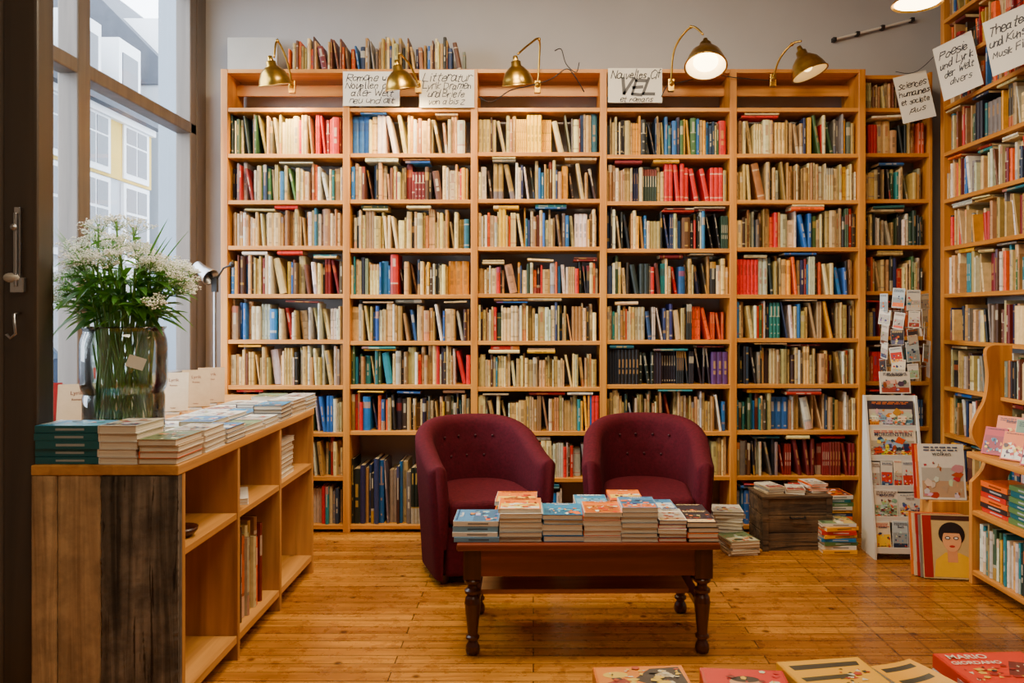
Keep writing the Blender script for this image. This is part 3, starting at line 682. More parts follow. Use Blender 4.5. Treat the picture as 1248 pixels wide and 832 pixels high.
# ---- armchairs
def armchair(x,y,rz,label):
    e=empty('armchair',x,y,0,rz,label,'armchair')
    a=.30; th=.105; R0=.30; yc=.03; fl=.33
    path=[]
    NS=14; NA=44
    for i in range(NS): path.append((a+.0,yc-fl+fl*i/NS,1,0))
    for i in range(NA+1):
        t=math.pi*i/NA; path.append((R0*math.cos(t),yc+R0*math.sin(t),math.cos(t),math.sin(t)))
    for i in range(NS): path.append((-a,yc-fl*(i+1)/NS,-1,0))
    L=len(path)
    rows=[]
    def smooth(t): t=max(0,min(1,t)); return t*t*(3-2*t)
    tufts=[]
    for k,zz in enumerate((.69,.575)):
        for j in ((-1.5,-.5,.5,1.5) if k==0 else (-1,0,1)):
            ang=math.pi/2+j*.42
            tufts.append((R0*math.cos(ang),yc+R0*math.sin(ang),zz,ang))
    for i,(px,py,nx,ny) in enumerate(path):
        s=smooth((py-(yc-fl))/(fl+R0)) 
        H=.625+.185*s
        endd=min(i,L-1-i)/3.0
        sh=math.sqrt(max(0,1-(1-min(1,endd))**2))*.55+.45 if endd<1 else 1
        t2=th/2*sh
        row=[]
        z0=.045
        for z in [z0+(H-t2-z0)*q for q in (0,.03,.15,.3,.45,.6,.75,.88,1)]:
            tap=-.045*(1-(z/H))
            row.append((px+nx*(t2+tap),py+ny*(t2+tap),z))
        for q in range(1,8):
            an=math.pi*q/8; row.append((px+nx*t2*math.cos(an),py+ny*t2*math.cos(an),H-t2+t2*math.sin(an)))
        NI_=18
        for q in range(NI_+1):
            z=H-t2-(H-t2-.20)*q/NI_
            off=-t2-.012*math.sin(math.pi*q/NI_)
            X,Y=px+nx*off,py+ny*off
            dd=0
            for (ux,uy,uz,ua) in tufts:
                d2=(px-ux)**2+(py-uy)**2+(z-uz)**2
                dd+=.007*math.exp(-d2/(.03**2))
            row.append((X+nx*dd,Y+ny*dd,z))
        rows.append(row)
    m=len(rows[0]); vs=[p for r_ in rows for p in r_]
    fs=[]
    for i in range(L-1):
        for j in range(m-1): fs.append((i*m+j,(i+1)*m+j,(i+1)*m+j+1,i*m+j+1))
    fs.append(tuple(range(m))); fs.append(tuple(range((L-1)*m,L*m))[::-1])
    b=MB(); b.add(vs,fs); b.obj('backrest',M_FABRIC,e,smooth=True)
    for (ux,uy,uz,ua) in tufts:
        b=MB(); off=-th/2-.005
        X,Y=ux+math.cos(ua)*off,uy+math.sin(ua)*off
        b.ball((X,Y,uz),.007,8,6); b.obj('button',M_BUTTON,e,smooth=True)
    def outline(ins,front):
        pts=[]; rr=R0-th/2-ins
        for i in range(25):
            t=math.pi*i/24; pts.append((rr*math.cos(t),yc+rr*math.sin(t)))
        pts+=[(-rr,front+.03)]
        for i in range(1,8):
            u=-1+2*i/8; pts.append((rr*u,front+.03-.035*(1-u*u)))
        pts+=[(rr,front+.03)]
        return pts
    b=MB(); b.prism(outline(-.01,yc-fl+.005),.05,.31); b.obj('seat_base',M_FABRIC,e,smooth=False,bevel=.02,segs=3)
    b=MB(); b.prism(outline(.004,yc-fl-.035),.312,.445); o=b.obj('seat_cushion',M_FABRIC,e,bevel=.035,segs=5)
    for (fx,fy) in ((.25,-.2),(-.25,-.2),(.2,.22),(-.2,.22)):
        b=MB(); b.lathe([(.018,0),(.024,.05)],12,M=T(fx,fy,0),cap0=True,cap1=True); b.obj('foot',M_LEG,e)
armchair(PX(585,4.39),4.37,20,'burgundy velvet tub armchair with buttoned back behind coffee table')
armchair(PX(787,4.42),4.42,-6,'burgundy velvet tub armchair with buttoned back, partly hidden by books')
# ---- counter
cx0,cx1,cy0,cy1=-1.685,-1.19,2.64,4.28
ct=empty('display_counter',cx1,cy0,0,0,'wooden book counter with rustic plank end and open cubbies','counter')
O=(cx1,cy0,0)
CT=.89
addl('counter_top',cx0,cx1,cy0,cy1,CT-.035,CT,M_OAK_Y,ct,O,.004)
def roughplank(x0,x1,y0,y1,z0,z1,m,amp,lab):
    b=MB(); nx=14; nz=70; vs=[];fs=[]
    col_=[U(-1,1) for _ in range(nx+1)]
    for k in range(nz+1):
        for i in range(nx+1):
            edge=min(i,nx-i)/nx
            yy=y0+amp*(R()*.6+ .7*(1+col_[i]*math.sin(k*.07+col_[i]*5)))*.5+(.006 if edge==0 else 0)
            xx=x0+(x1-x0)*i/nx+(U(-1,1)*amp*.6 if edge==0 else 0)
            vs.append((xx-O[0],yy-O[1],z0+(z1-z0)*k/nz))
    for k in range(nz):
        for i in range(nx): a=k*(nx+1)+i; fs.append((a,a+1,a+nx+2,a+nx+1))
    b.add(vs,fs); b.box(x0+.001-O[0],x1-.001-O[0],y0+amp*2.2-O[1],y1-O[1],z0,z1)
    o=b.obj('plank',m,ct,smooth=False,recalc=False); o['label']=lab
roughplank(cx0,cx0+.085,cy0,cy0+.035,0,CT-.036,M_RECL,.002,'light reclaimed oak plank')
roughplank(cx0+.087,cx0+.232,cy0+.003,cy0+.035,0,CT-.036,M_RECL,.002,'light reclaimed oak plank')
roughplank(cx0+.236,cx1-.002,cy0-.008,cy0+.035,0,CT-.036,M_DARKPLANK,.006,'dark cracked rough-sawn plank')
for y in (cy0+.037,3.18,3.71,cy1-.028): addl('divider',cx0+.03,cx1-.003,y,y+.025,0,CT-.036,M_OAK_Z,ct,O,.002)
addl('back_panel',cx0+.005,cx0+.028,cy0+.037,cy1,0,CT-.036,M_OAK_Z,ct,O,.001)
segy=[(cy0+.063,3.179),(3.206,3.709),(3.736,cy1-.029)]
for k,(ya,yb) in enumerate(segy):
    addl('shelf',cx0+.03,cx1-.006,ya,yb,.57,.595,M_OAK_Y,ct,O,.002); addl('shelf',cx0+.03,cx1-.006,ya,yb,.07,.10,M_OAK_Y,ct,O,.002)
WC='standing in the counter cubby'
y=3.215
for k in range(18):
    w_=U(.010,.030); h_=U(.30,.42)
    n,c=pick((['cream','white','black','dark red','tan','ivory','orange'],.9))
    if y+w_>3.70: break
    mb=MB(); add_book(mb,w_,.26,h_,None,c,style(c))
    o=mb.obj('book',M_BOOK,M=T(cx1-.03-U(0,.03),y,.101)@RZ(90),recalc=False); tag(o,f'large {n} book {WC}','book','books in the counter cubby'); y+=w_+.001
stack(-1.31,3.93,.596,.16,.23,8,.022,0,cs('cr','wh','tn'),'lying in the counter cubby','books lying in the counter cubby')
stack(-1.33,3.40,.596,.18,.24,2,.012,20,cs('wh'),'lying in the counter cubby','books lying in the counter cubby',jit=1)
b=MB(); b.lathe([(.02,0),(.04,.004),(.055,.02),(.058,.035),(.05,.022),(.03,.01),(.001,.008)],16); o=b.obj('bowl',M_LEG,smooth=True,M=T(-1.27,2.84,.596)); tag(o,'small brown wooden bowl in the counter cubby','bowl')
WK='stacked on the display counter'; GK='paperbacks on the display counter'
stack(-1.575,2.735,CT+.001,.145,.215,5,.025,90,cs('te'),WK,GK,6,None,.5)
stack(-1.398,2.755,CT+.001,.130,.20,5,.025,0,cs('wh'),WK,GK,4,[('Hildegard',.016,.85,K_)],1)
stack(-1.260,2.75,CT+.001,.132,.20,4,.021,0,cs('tn','or_','cr'),WK,GK,3,[('Wald',.024,.84,W_)],1.5)
yy=2.97; k=0
tc_=[cs('wh','cr'),cs('nv','wh'),cs('cr','wh'),cs('wh','gr'),cs('gr','dk'),cs('cr','tn'),cs('wh','bl')]
while yy<4.25:
    stack(-1.262,yy,CT+.001,.132,.19,random.choice([2,3,4,4]),.019,U(-4,4) if yy>3.2 else 0,tc_[k%7],WK,GK,[4,1,3,4,6,4][k%6],[('Roman',.016,.86,K_)],2)
    if yy>3.15:
        stack(-1.42,yy+.01,CT+.001,.14,.19,random.choice([2,3,4]),.018,U(-4,4),tc_[(k+3)%7],WK,GK,[4,3,1,4,6][k%5],[('Essay',.016,.86,K_)],2)
        stack(-1.58,yy+.02,CT+.001,.14,.19,random.choice([1,2,2]),.018,U(-4,4),tc_[(k+5)%7],WK,GK,4,None,3)
    yy+=.213; k+=1
for (x,y,n,cc) in ((-1.86,3.0,3,'bg'),(-2.04,3.12,2,'wh'),(-1.86,3.56,3,'cr')):
    stack(x,y,CT+.001,.14,.2,n,.02,U(-10,10),cs(cc,'wh'),'lying on the window ledge','paperbacks on the window ledge',4,None,3)
def standbook(x,y,z,w,h,t,rz,tilt,cn,cc,art,title,where,group):
    M=T(x,y,z)@RZ(rz)@RX(-tilt)@T(0,0,h/2)@RX(90)
    return flatbook(0,0,0,w,h,t,0,cn,lin(cc),where,group,art,title,M=M)
DP='propped upright on the window ledge'
disp=[(-1.93,3.32,24,'cream',(206,184,156)),(-2.09,3.36,30,'dark red',(126,30,34)),(-1.86,3.80,20,'cream',(206,184,154)),(-1.83,4.0,20,'cream',(212,196,172)),(-1.80,4.2,20,'beige',(190,164,132)),(-1.80,4.4,20,'beige',(184,156,124))]
for (x,y,rz,cn,cc) in disp:
    standbook(x,y,CT+.013,.14,.205,.016,rz,22,cn,cc,None,[('Lyrik',.024,.80,(110,60,50)),('Roman',.013,.66,(110,60,50)),('Verlag',.010,.08,(110,60,50))],DP,'books propped on the window ledge')
    b=MB(); MM=T(x,y,CT+.001)@RZ(rz)
    b.prism([(-.03,0),(.11,0),(.078,.13),(.068,.13),(.022,.009),(-.03,.009)],-.03,.03,'X'); o=b.obj('book_stand',M_WHITEPLASTIC,M=MM); tag(o,'small white stand propping a book on the ledge','book stand','book stands on the ledge')
# ---- vase and flowers
vx,vy=-1.550,2.985
vprof=[(.001,0),(.130,0),(.140,.008),(.141,.10),(.141,.195),(.138,.207),(.138,.213),(.146,.228),(.150,.25),(.150,.39),(.147,.412),(.141,.430),(.138,.437),(.138,.446),(.146,.455),(.146,.46),(.134,.455),(.132,.436),(.135,.427),(.142,.408),(.144,.385),(.144,.25),(.140,.232),(.132,.215),(.132,.205),(.135,.19),(.134,.012),(.001,.012)]
ve=empty('vase',vx,vy,CT+.001,0,'large clear glass jar vase holding white flowers','vase')
b=MB(); b.lathe(vprof,40); b.obj('glass_body',M_VASE,ve,smooth=True)
b=MB(); b.lathe([(.001,.014),(.131,.014),(.131,.20),(.001,.20)],36); b.obj('water',M_WATER,ve,smooth=False)
b=MB(); b.box(-.03,.03,-.001,.001,-.022,.022,M=T(.105,-.12,.33)@RZ(25)@RY(20)); b.tube([(.09,-.08,.44),(.11,-.12,.40),(.10,-.122,.35)],.001,4); b.obj('paper_tag',M_PAPER,ve)
fe=empty('flower_bouquet',vx,vy,CT+.02,0,'loose bouquet of white lace flowers with green foliage in vase','flowers')
st=MB(); lf=MB(); 
random.seed(5)
def leaf(mb,p,d,L,wd,droop=.35):
    d=Vector(d).normalized(); s=d.cross(Vector((0,0,1)));
    if s.length<.1: s=Vector((1,0,0))
    s.normalize(); up=s.cross(d)
    pts=[];n=6
    for i in range(n+1):
        t=i/n; c=Vector(p)+d*L*t-Vector((0,0,1))*(L*droop*t*t); ww=wd*math.sin(math.pi*min(1,t*.9+.08))
        pts+= [c-s*ww+up*.2*ww,c+up*-.2*ww,c+s*ww+up*.2*ww]
    fs=[]
    for i in range(n):
        a=i*3; fs+=[(a,a+1,a+4,a+3),(a+1,a+2,a+5,a+4)]
    mb.add(pts,fs)
def stempath(bot,neck,top):
    pts=[]
    for k in range(11):
        t=k/10
        if t<.5: u=t*2; p=[bot[j]*(1-u)+neck[j]*u for j in range(3)]
        else:
            u=t*2-1; p=[neck[j]*(1-u)+top[j]*u for j in range(3)]; p[2]+=.03*math.sin(math.pi*u)
        pts.append(p)
    return pts
NB=44
for i in range(NB):
    a=i*2.39996+U(-.4,.4); s_=min(1.06,math.sqrt((i+.5)/NB)*U(.8,1.12))
    hh=.80-.22*s_**2+U(-.09,.05)
    rad=.262*s_
    top=(rad*math.cos(a)*1.05,rad*math.sin(a)*.85,hh)
    ba=a+U(-1.6,1.6); br_=.118*math.sqrt(U(.2,1))
    bot=(br_*math.cos(ba),br_*math.sin(ba),.005)
    na=a+U(-.7,.7); nr_=.120*math.sqrt(U(.25,1))
    pts=stempath(bot,(nr_*math.cos(na),nr_*math.sin(na),.43),top)
    st.tube(pts,.0036,6)
    for k in range(5):
        j=random.randint(6,9); q=pts[j]; aa=a+U(-1.3,1.3)
        leaf(lf,q,(math.cos(aa),math.sin(aa),U(-.1,.9)),U(.07,.12),U(.009,.016))
    b=MB(); c=Vector(top); nr=U(.034,.064); tl=Vector((math.cos(a)*s_*.6+U(-.3,.3),math.sin(a)*s_*.6+U(-.3,.3),1)).normalized()
    rotm=Vector((0,0,1)).rotation_difference(tl).to_matrix()
    for q in range(17):
        u=q*2.39996+U(-.3,.3); rr=nr*math.sqrt((q+.5)/17)*U(.85,1.2)
        e_=c+rotm@Vector((rr*math.cos(u),rr*math.sin(u),.02-.3*rr+U(-.014,.014)))
        b.tube([c-tl*.035,e_],.0010,3,mi=1)
        for s2 in range(12):
            o_=Vector((U(-1,1),U(-1,1),U(-.7,.8)))*.012
            b.octa(e_+o_,U(.0024,.0048))
    b.obj('blossom',[M_PETAL,M_STEM],fe,recalc=False)
for i in range(34):
    a=U(0,6.28); ba=a+U(-1.8,1.8); br_=.12*math.sqrt(U(.1,1)); nr_=.120*math.sqrt(U(.1,1)); tr=.16*math.sqrt(U(.05,1))
    st.tube(stempath((br_*math.cos(ba),br_*math.sin(ba),U(.003,.03)),(nr_*math.cos(a),nr_*math.sin(a),.43),(tr*math.cos(a),tr*math.sin(a),U(.55,.68))),U(.003,.0048),6)
for i in range(150):
    a=U(0,2*math.pi); rr=U(.04,.16); leaf(lf,(rr*math.cos(a),rr*math.sin(a),U(.46,.62)),(math.cos(a),math.sin(a),U(-.5,1.0)),U(.07,.14),U(.010,.020),U(.2,.6))
for i in range(9):
    a=U(2.4,4.0) if i<5 else U(-.7,.7)
    leaf(lf,(.1*math.cos(a),.1*math.sin(a),.6),(math.cos(a)*.9,math.sin(a)*.4,1.3),U(.22,.32),.006,.1)
st.obj('stems',M_STEM,fe,smooth=True); lf.obj('foliage',M_LEAF,fe,recalc=False)
random.seed(21)
# ---- spotlight on stand near the window
sx,sy=PX(262,4.62),4.62
sl=empty('spotlight',sx,sy,CT+.001,0,'small grey clamp spotlight on thin metal pole','spotlight')
b=MB(); b.lathe([(.05,0),(.05,.012),(.012,.02)],20,cap0=True); b.tube([(0,0,.01),(0,0,.70)],.009,10); b.obj('pole',M_STEEL,sl,smooth=False)
b=MB(); MM=T(-.06,-.02,.76)@RY(125)@RX(20)
b.lathe([(.02,-.07),(.032,-.06),(.034,.0),(.05,.06),(.052,.07),(.046,.066),(.02,.0)],18,M=MM,cap0=True); b.obj('lamp_head',M_STEEL,sl,smooth=True)
b=MB(); b.tube([(0,0,.69),(-.03,-.01,.74),(-.05,-.02,.76)],.008,8); b.tube([(0,0,.70),(.05,0,.78),(.10,0,.80)],.006,8); b.ball((.10,0,.80),.018); b.box(-.015,.015,-.015,.015,.64,.72); b.obj('joint',M_BLACK,sl)
# ---- brass lamps
def lamp(shade,dirv,arm,mount,lit,label,size=.105,power=6):
    ex,ey,ez=mount
    e=empty('wall_lamp',ex,ey,ez,0,label,'lamp','brass lamps on the bookcase')
    sh=Vector(shade)-Vector(mount)
    q=Vector((0,0,-1)).rotation_difference(Vector(dirv).normalized()).to_matrix().to_4x4()
    MM=T(*sh)@q
    s=size/.1
    prof=[(.018,.075),(.028,.07),(.030,.045),(.045,.035),(.07,.01),(.088,-.03),(.094,-.055),(.1,-.06),(.1,-.064),(.092,-.062)]
    b=MB(); b.lathe([(r*s,z*s) for r,z in prof],28,M=MM); b.lathe([(.001,.105*s),(.014,.10*s),(.018,.075*s)],16,M=MM)
    b.obj('lamp_shade',M_BRASS,e,smooth=True)
    b=MB(); b.lathe([(r*s,z*s) for r,z in [(.0915,-.0615),(.084,-.03),(.066,.008),(.042,.028),(.001,.032)]],28,M=MM); b.obj('reflector',M_REFL,e,smooth=True)
    b=MB()
    if lit==2: b.ball((0,0,-.035*s),.058*s,18,12,M=MM,sc=(1,1,.6))
    else: b.ball((0,0,-.02),.034,14,10,M=MM)
    b.obj('bulb',M_BULB if lit==2 else M_BULBOFF,e,smooth=True)
    b=MB(); pts=[Vector(p)-Vector(mount) for p in arm]
    P=[pts[0]]+pts+[pts[-1]]; out=[]
    for i in range(1,len(P)-2):
        for k in range(6):
            t=k/6; p0,p1,p2,p3=P[i-1],P[i],P[i+1],P[i+2]
            out.append(.5*((2*p1)+(p2-p0)*t+(2*p0-5*p1+4*p2-p3)*t*t+(3*p1-p0-3*p2+p3)*t**3))
    out.append(pts[-1]); b.tube(out,.0065,10); b.ball(tuple(pts[len(pts)//2]),.012); b.obj('arm',M_BRASS,e,smooth=True)
    b=MB(); b.box(-.02,.02,-.012,.02,-.05,.03); b.ball((0,-.015,0),.018,10,8); b.obj('mount',M_BRASS,e,bevel=.003)
    if lit:
        l=bpy.data.lights.new('lamp_light','SPOT'); l.energy=power; l.color=(1,.72,.34); l.spot_size=math.radians(150); l.spot_blend=.8; l.shadow_soft_size=.03
        lo=bpy.data.objects.new('lamp_light',l); COL.objects.link(lo); lo.parent=e
        lo.matrix_local=T(*sh)@q@T(0,0,-.072*s-.005)
def L3(px,py,Y): return (PX(px,Y),Y,PZ(py,Y))
MY=5.03
lamp(L3(333,90,4.86),(.12,.3,-1),[L3(356,104,MY-.02),L3(350,75,4.96),L3(338,50,4.9),L3(334,70,4.86)],L3(356,104,MY-.005),1,'aged brass bell-shaped lamp on the bookcase top',.105,46)
lamp(L3(487,95,4.84),(.15,.3,-1),[L3(510,104,MY-.02),L3(500,80,4.96),L3(487,66,4.88),L3(487,80,4.84)],L3(510,104,MY-.005),1,'aged brass bell-shaped lamp beside a paper sign',.105,40)
lamp(L3(630,90,4.84),(.1,.3,-1),[L3(655,104,MY-.02),L3(657,75,5.0),L3(657,48,4.95),L3(645,54,4.90),L3(631,66,4.84)],L3(655,104,MY-.005),1,'aged brass swing-arm lamp with raised arm',.105,18)
lamp(L3(860,68,4.80),(-.08,-.42,-1),[L3(818,102,MY-.02),L3(822,60,4.95),L3(842,33,4.88),L3(857,42,4.82)],L3(818,102,MY-.005),2,'brass lamp with white glowing bulb on curved arm',.13,22)
lamp(L3(982,77,4.86),(.35,-.15,-1),[L3(942,96,MY-.02),L3(950,72,4.95),L3(965,54,4.9),L3(977,50,4.86)],L3(942,96,MY-.005),0,'aged brass bell-shaped lamp tilted sideways',.115,8)
def cable(pts,label,r=.0035):
    P=[Vector(p) for p in pts]; P=[P[0]]+P+[P[-1]]; out=[]
    for i in range(1,len(P)-2):
        for k in range(6):
            t=k/6; p0,p1,p2,p3=P[i-1],P[i],P[i+1],P[i+2]
            out.append(.5*((2*p1)+(p2-p0)*t+(2*p0-5*p1+4*p2-p3)*t*t+(3*p1-p0-3*p2+p3)*t**3))
    out.append(P[-1]); b=MB(); b.tube(out,r,6); o=b.obj('cable',M_BLACK,smooth=True); tag(o,label,'cable')
cable([L3(583,118,MY),L3(600,124,MY),L3(622,110,5.01),L3(648,104,5.01),L3(672,96,5.01),L3(690,84,5.0),L3(700,92,5.0),L3(712,112,MY)],'thin black lamp cable looping along bookcase top')
cable([L3(676,62,5.0),L3(684,60,5.0),L3(690,78,5.0),L3(702,88,5.0),L3(706,76,5.0)],'short black cable loop beside the brass lamp')
cable([L3(806,118,MY),L3(814,104,MY),L3(830,100,MY),L3(870,92,MY),L3(900,95,MY),L3(940,98,MY)],'thin black cable running between brass lamps')
# ---- signs
def sign(cx,cy,cz,w,h,rz,lines,label,tilt=0,paper=M_PAPER):
    e=empty('paper_sign',cx,cy,cz,0,label,'sign',M=T(cx,cy,cz)@RZ(rz)@RY(tilt))
    b=MB(); b.box(-w/2,w/2,0,.003,-h/2,h/2); b.obj('paper',paper,e)
    b=MB()
    for (s,hh,ww,dz,th) in lines: marker(b,s,hh*h,ww*w,T(U(-.02,.02)*w,-.0012,dz*h),lin((34,30,36)),th)
    b.obj('lettering',M_PRINT,e,recalc=False)
YG=5.036
def psign(x0,x1,y0,y1,lines,label,tilt=0):
    sign((PX(x0,YG)+PX(x1,YG))/2,YG,(PZ(y0,YG)+PZ(y1,YG))/2,(x1-x0)*YG/F,(y1-y0)*YG/F,0,lines,label,tilt)
psign(418,487,87,129,[('Romane und',.19,.84,.32,.0048),('Novellen aus',.19,.88,.10,.0048),('aller Welt',.18,.74,-.12,.0048),('neu und alt',.16,.78,-.34,.0042)],'handwritten paper sign on the bookcase top rail')
psign(511,578,85,131,[('Litteratur',.20,.86,.30,.0055),('Lyrik Dramen',.18,.88,.08,.005),('und Briefe',.17,.66,-.13,.005),('von a bis z',.15,.64,-.34,.0045)],'white handwritten paper sign beside brass lamp')
psign(741,807,83,125,[('Nouvelles Cif',.22,.90,.31,.0058),('VEL',.42,.64,-.06,.019),('et romans',.14,.6,-.40,.0045)],'white paper sign with large bold black hand lettering')
sign(2.42,5.0,2.78,.20,.30,-10,[('Sciences',.12,.84,.28,.005),('humaines',.11,.88,.10,.005),('et societe',.10,.84,-.08,.0045),('plus',.10,.45,-.26,.0045)],'handwritten paper sign hanging before the corner bookcase',-12)
sign(2.53,4.70,2.88,.235,.34,-55,[('Poesie',.13,.74,.30,.0065),('und Lyrik',.12,.84,.12,.006),('der Welt',.11,.74,-.05,.0055),('divers',.11,.55,-.22,.005)],'handwritten paper sign hanging on the side bookcase',-12)
sign(2.54,4.20,2.86,.23,.31,-55,[('Theater',.14,.84,.27,.0065),('und Kunst',.13,.88,.06,.006),('Musik Film',.12,.84,-.15,.0055)],'handwritten paper sign hanging near the ceiling lamp',-10)
cable([(2.30,5.0,2.94),(2.43,4.98,2.94),(2.53,4.72,3.06),(2.54,4.22,3.02),(2.6,4.0,3.10),(2.62,3.9,3.15)],'dark string carrying the handwritten signs',.002)
o=bx('cardboard_panel',PX(280,5.3),PX(340,5.3),5.26,5.30,ZT,PZ(48,5.3),M_CARD,bevel=.003); tag(o,'pale cardboard panel standing on top of the bookcase','cardboard')
p0=Vector((PX(1017,5.35),5.35,PZ(48,5.35))); p1=Vector((PX(1112,5.35),5.35,PZ(24,5.35)))
e=empty('wall_rod',p0.x,p0.y,p0.z,0,'thin slanted white rod with dark clips on wall','rod')
b=MB(); b.tube([(0,0,0),p1-p0],.008,8); b.obj('rod',M_WHITEPLASTIC,e)
for t in (.0,.3,.62,1):
    b=MB(); q=(p1-p0)*t; b.box(q.x-.013,q.x+.013,-.012,.03,q.z-.014,q.z+.014); b.obj('clip',M_BLACK,e,bevel=.004)
def pendant(x,y,z,label):
    e=empty('ceiling_lamp',x,y,z,0,label,'lamp','ceiling pendant lamps')
    b=MB(); b.lathe([(.11,0),(.105,.012),(.06,.05),(.03,.08),(.028,.12),(.001,.122)],28); b.obj('lamp_shade',M_BRASS,e,smooth=True)
    b=MB(); b.lathe([(.001,-.012),(.06,-.008),(.098,.006),(.09,.014),(.001,.014)],28); b.obj('bulb',M_BULB,e,smooth=True)
    b=MB(); b.tube([(0,0,.12),(0,0,ZC-z)],.005,8); b.obj('cord',M_BLACK,e)
pendant(PX(1118,3.6),3.6,PZ(5,3.6),'glowing ceiling pendant lamp near the side bookcase')
# ---- right lower cabinet with curved end panel
CX0=2.275
rc=empty('low_cabinet',CX0,4.1,0,0,'low wooden display cabinet with curved side panel','cabinet')
O=(CX0,4.1,0)
b=MB()
def cr_(pts,n=5):
    P=[pts[0]]+pts+[pts[-1]]; o=[]
    for i in range(1,len(P)-2):
        for k in range(n):
            t=k/n; p0,p1,p2,p3=[Vector(q) for q in P[i-1:i+3]]
            v=.5*((2*p1)+(p2-p0)*t+(2*p0-5*p1+4*p2-p3)*t*t+(3*p1-p0-3*p2+p3)*t**3); o.append((v.x,v.y))
    o.append(tuple(pts[-1])); return o
curve=cr_([(.12,1.24),(.075,1.21),(.085,1.08),(.07,.96),(.03,.88),(.0,.80),(.02,.73),(.07,.68),(.06,.60),(.0,.53)])
b.prism([(0,0),(.16,0),(.16,.5),(.21,.6),(.21,1.24)]+curve,-.015,.015,'Y'); b.obj('end_panel',M_SHELF_V,rc,bevel=.002)
for (z0,z1,xx) in ((.66,.69,CX0-.03),(.36,.385,CX0),(.05,.075,CX0)): addl('shelf',xx,2.60,3.2,4.082,z0,z1,M_SHELF_Y,rc,O)
addl('back_panel',2.59,2.61,3.2,4.082,0,1.2,M_SHELF_V,rc,O); addl('end_panel',CX0,2.60,3.17,3.2,0,1.2,M_SHELF_V,rc,O)
addl('shelf',2.42,2.59,3.2,4.082,.95,.97,M_SHELF_Y,rc,O)
def rowX(x,y0,y1,z,hr,wr,bias,lab,grp,d=.2):
    y=y1
    while True:
        w_=U(*wr); 
        if y-w_<y0: break
        h_=U(*hr); n,c=pick(bias); mb=MB(); add_book(mb,w_,d,h_,None,c,style(c))
        o=mb.obj('book',M_BOOK,M=T(x+U(0,.02),y,z+.001)@RZ(-90),recalc=False); tag(o,f'{n} book {lab}','book',grp); y-=w_+.001
rowX(2.29,3.6,4.08,.075,(.20,.27),(.010,.026),(['dark green','teal','white','yellow','green'],.8),'standing in the low cabinet','books in the low cabinet')
yy=3.96
for (cn,k,n) in (('red',('rd','dk','or_'),6),('green',('gn','te'),7)):
    stack(2.40,yy,.386,.17,.22,n,.026,0,cs(*k),'lying in the low cabinet','books lying in the low cabinet'); yy-=.24
rowX(2.43,3.6,4.08,.97,(.17,.22),(.010,.024),(['black','white','green','grey','brown'],.7),'on the upper cabinet shelf','books on the upper cabinet shelf',.14)
for (yy,cn,cc,ar,ti) in ((3.98,'orange',(214,130,60),0,'Reise'),(3.82,'cream',(220,206,180),3,'Garten'),(3.66,'green',(120,140,90),6,'Natur')):
    standbook(2.40,yy,.692,.14,.19,.014,-60,15,cn,cc,ar,[(ti,.022,.86,K_)],'propped on the low cabinet','books propped on the low cabinet')
    standbook(2.31,yy-.02,.692,.11,.14,.010,-60,20,'red',(180,60,50),random.choice([0,2,3]),None,'propped on the low cabinet','books propped on the low cabinet')
# ---- leaflet rack
lr=empty('leaflet_rack',PX(1091,4.58),4.58,0,-4,'white tiered leaflet rack filled with printed leaflets','rack')
b=MB(); W=.145
for s in (-1,1):
    b.prism([(-.10,0),(.12,0),(.12,.02),(.10,.92),(.07,.92),(-.10,.1)],s*W-.006,s*W+.006,'X')
b.box(-W,W,.085,.095,.05,.92) 
for k in range(5): 
    z=.04+k*.17; yv=-.095+k*.034
    b.box(-W,W,yv,yv+.006,z,z+.03); b.box(-W,W,yv,yv+.06,z-.004,z)
b.obj('rack_frame',M_WHITEPLASTIC,lr)
LPAL=[[(206,200,186),(180,60,50),(60,90,120),(226,180,80),(200,190,176)],[(180,192,196),(70,130,160),(40,50,70),(220,120,60),(220,214,200)],[(212,202,188),(150,170,140),(90,60,50),(200,90,60),(190,180,170)],[(220,206,180),(226,186,60),(180,60,50),(50,60,80),(140,170,190)],[(60,54,60),(200,190,176),(210,120,60),(120,150,160),(230,220,200)]]
tiers=[[.09,.09,.09],[.14,.13],[.05,.07,.05,.09],[.27],[.27]]
tw=[['Kinder','Buch','Welt'],['MAGAZIN','Sterne'],['','','',''],['MORGENSTERN'],['Programm Herbst']]
for k in range(5):
    z=.045+k*.17; yv=-.088+k*.034; x0=-W+.008
    for j,lw in enumerate(tiers[k]):
        b=MB(); hh=U(.15,.18)
        MM=T(x0+lw/2,yv,z)@RX(-8)@RY(U(-2,2) if lw<.2 else 0)
        b.box(-lw/2,lw/2-.004,0,.006,0,hh,lin((214,208,196)),M=MM)
        zt=randart(b,-lw/2,lw/2-.004,0,hh,.0006,MM@RX(90),random.choice(LPAL),46 if lw>.1 else 20)
        M2=MM@RX(90)
        for q in range(4 if lw>.1 else 2):
            yq=hh*(.08+.1*q); xx=-lw/2+.008
            while xx<lw/2-.02:
                l=U(.006,.018); b.add([(xx,yq,zt),(xx+l,yq,zt),(xx+l,yq+.004,zt),(xx,yq+.004,zt)],[(0,1,2,3)],lin(random.choice([(50,50,60),(50,50,60),(150,50,40),(240,230,214)])),0,M2); xx+=l+.004
        if j<len(tw[k]) and tw[k][j]: addtext(b,tw[k][j],.018 if lw<.2 else .030,M2@T(0,hh*.82,zt+.001),lin((40,40,70)),0,.0003)
        b.obj('leaflet',M_PRINT,lr,recalc=False); x0+=lw+.002
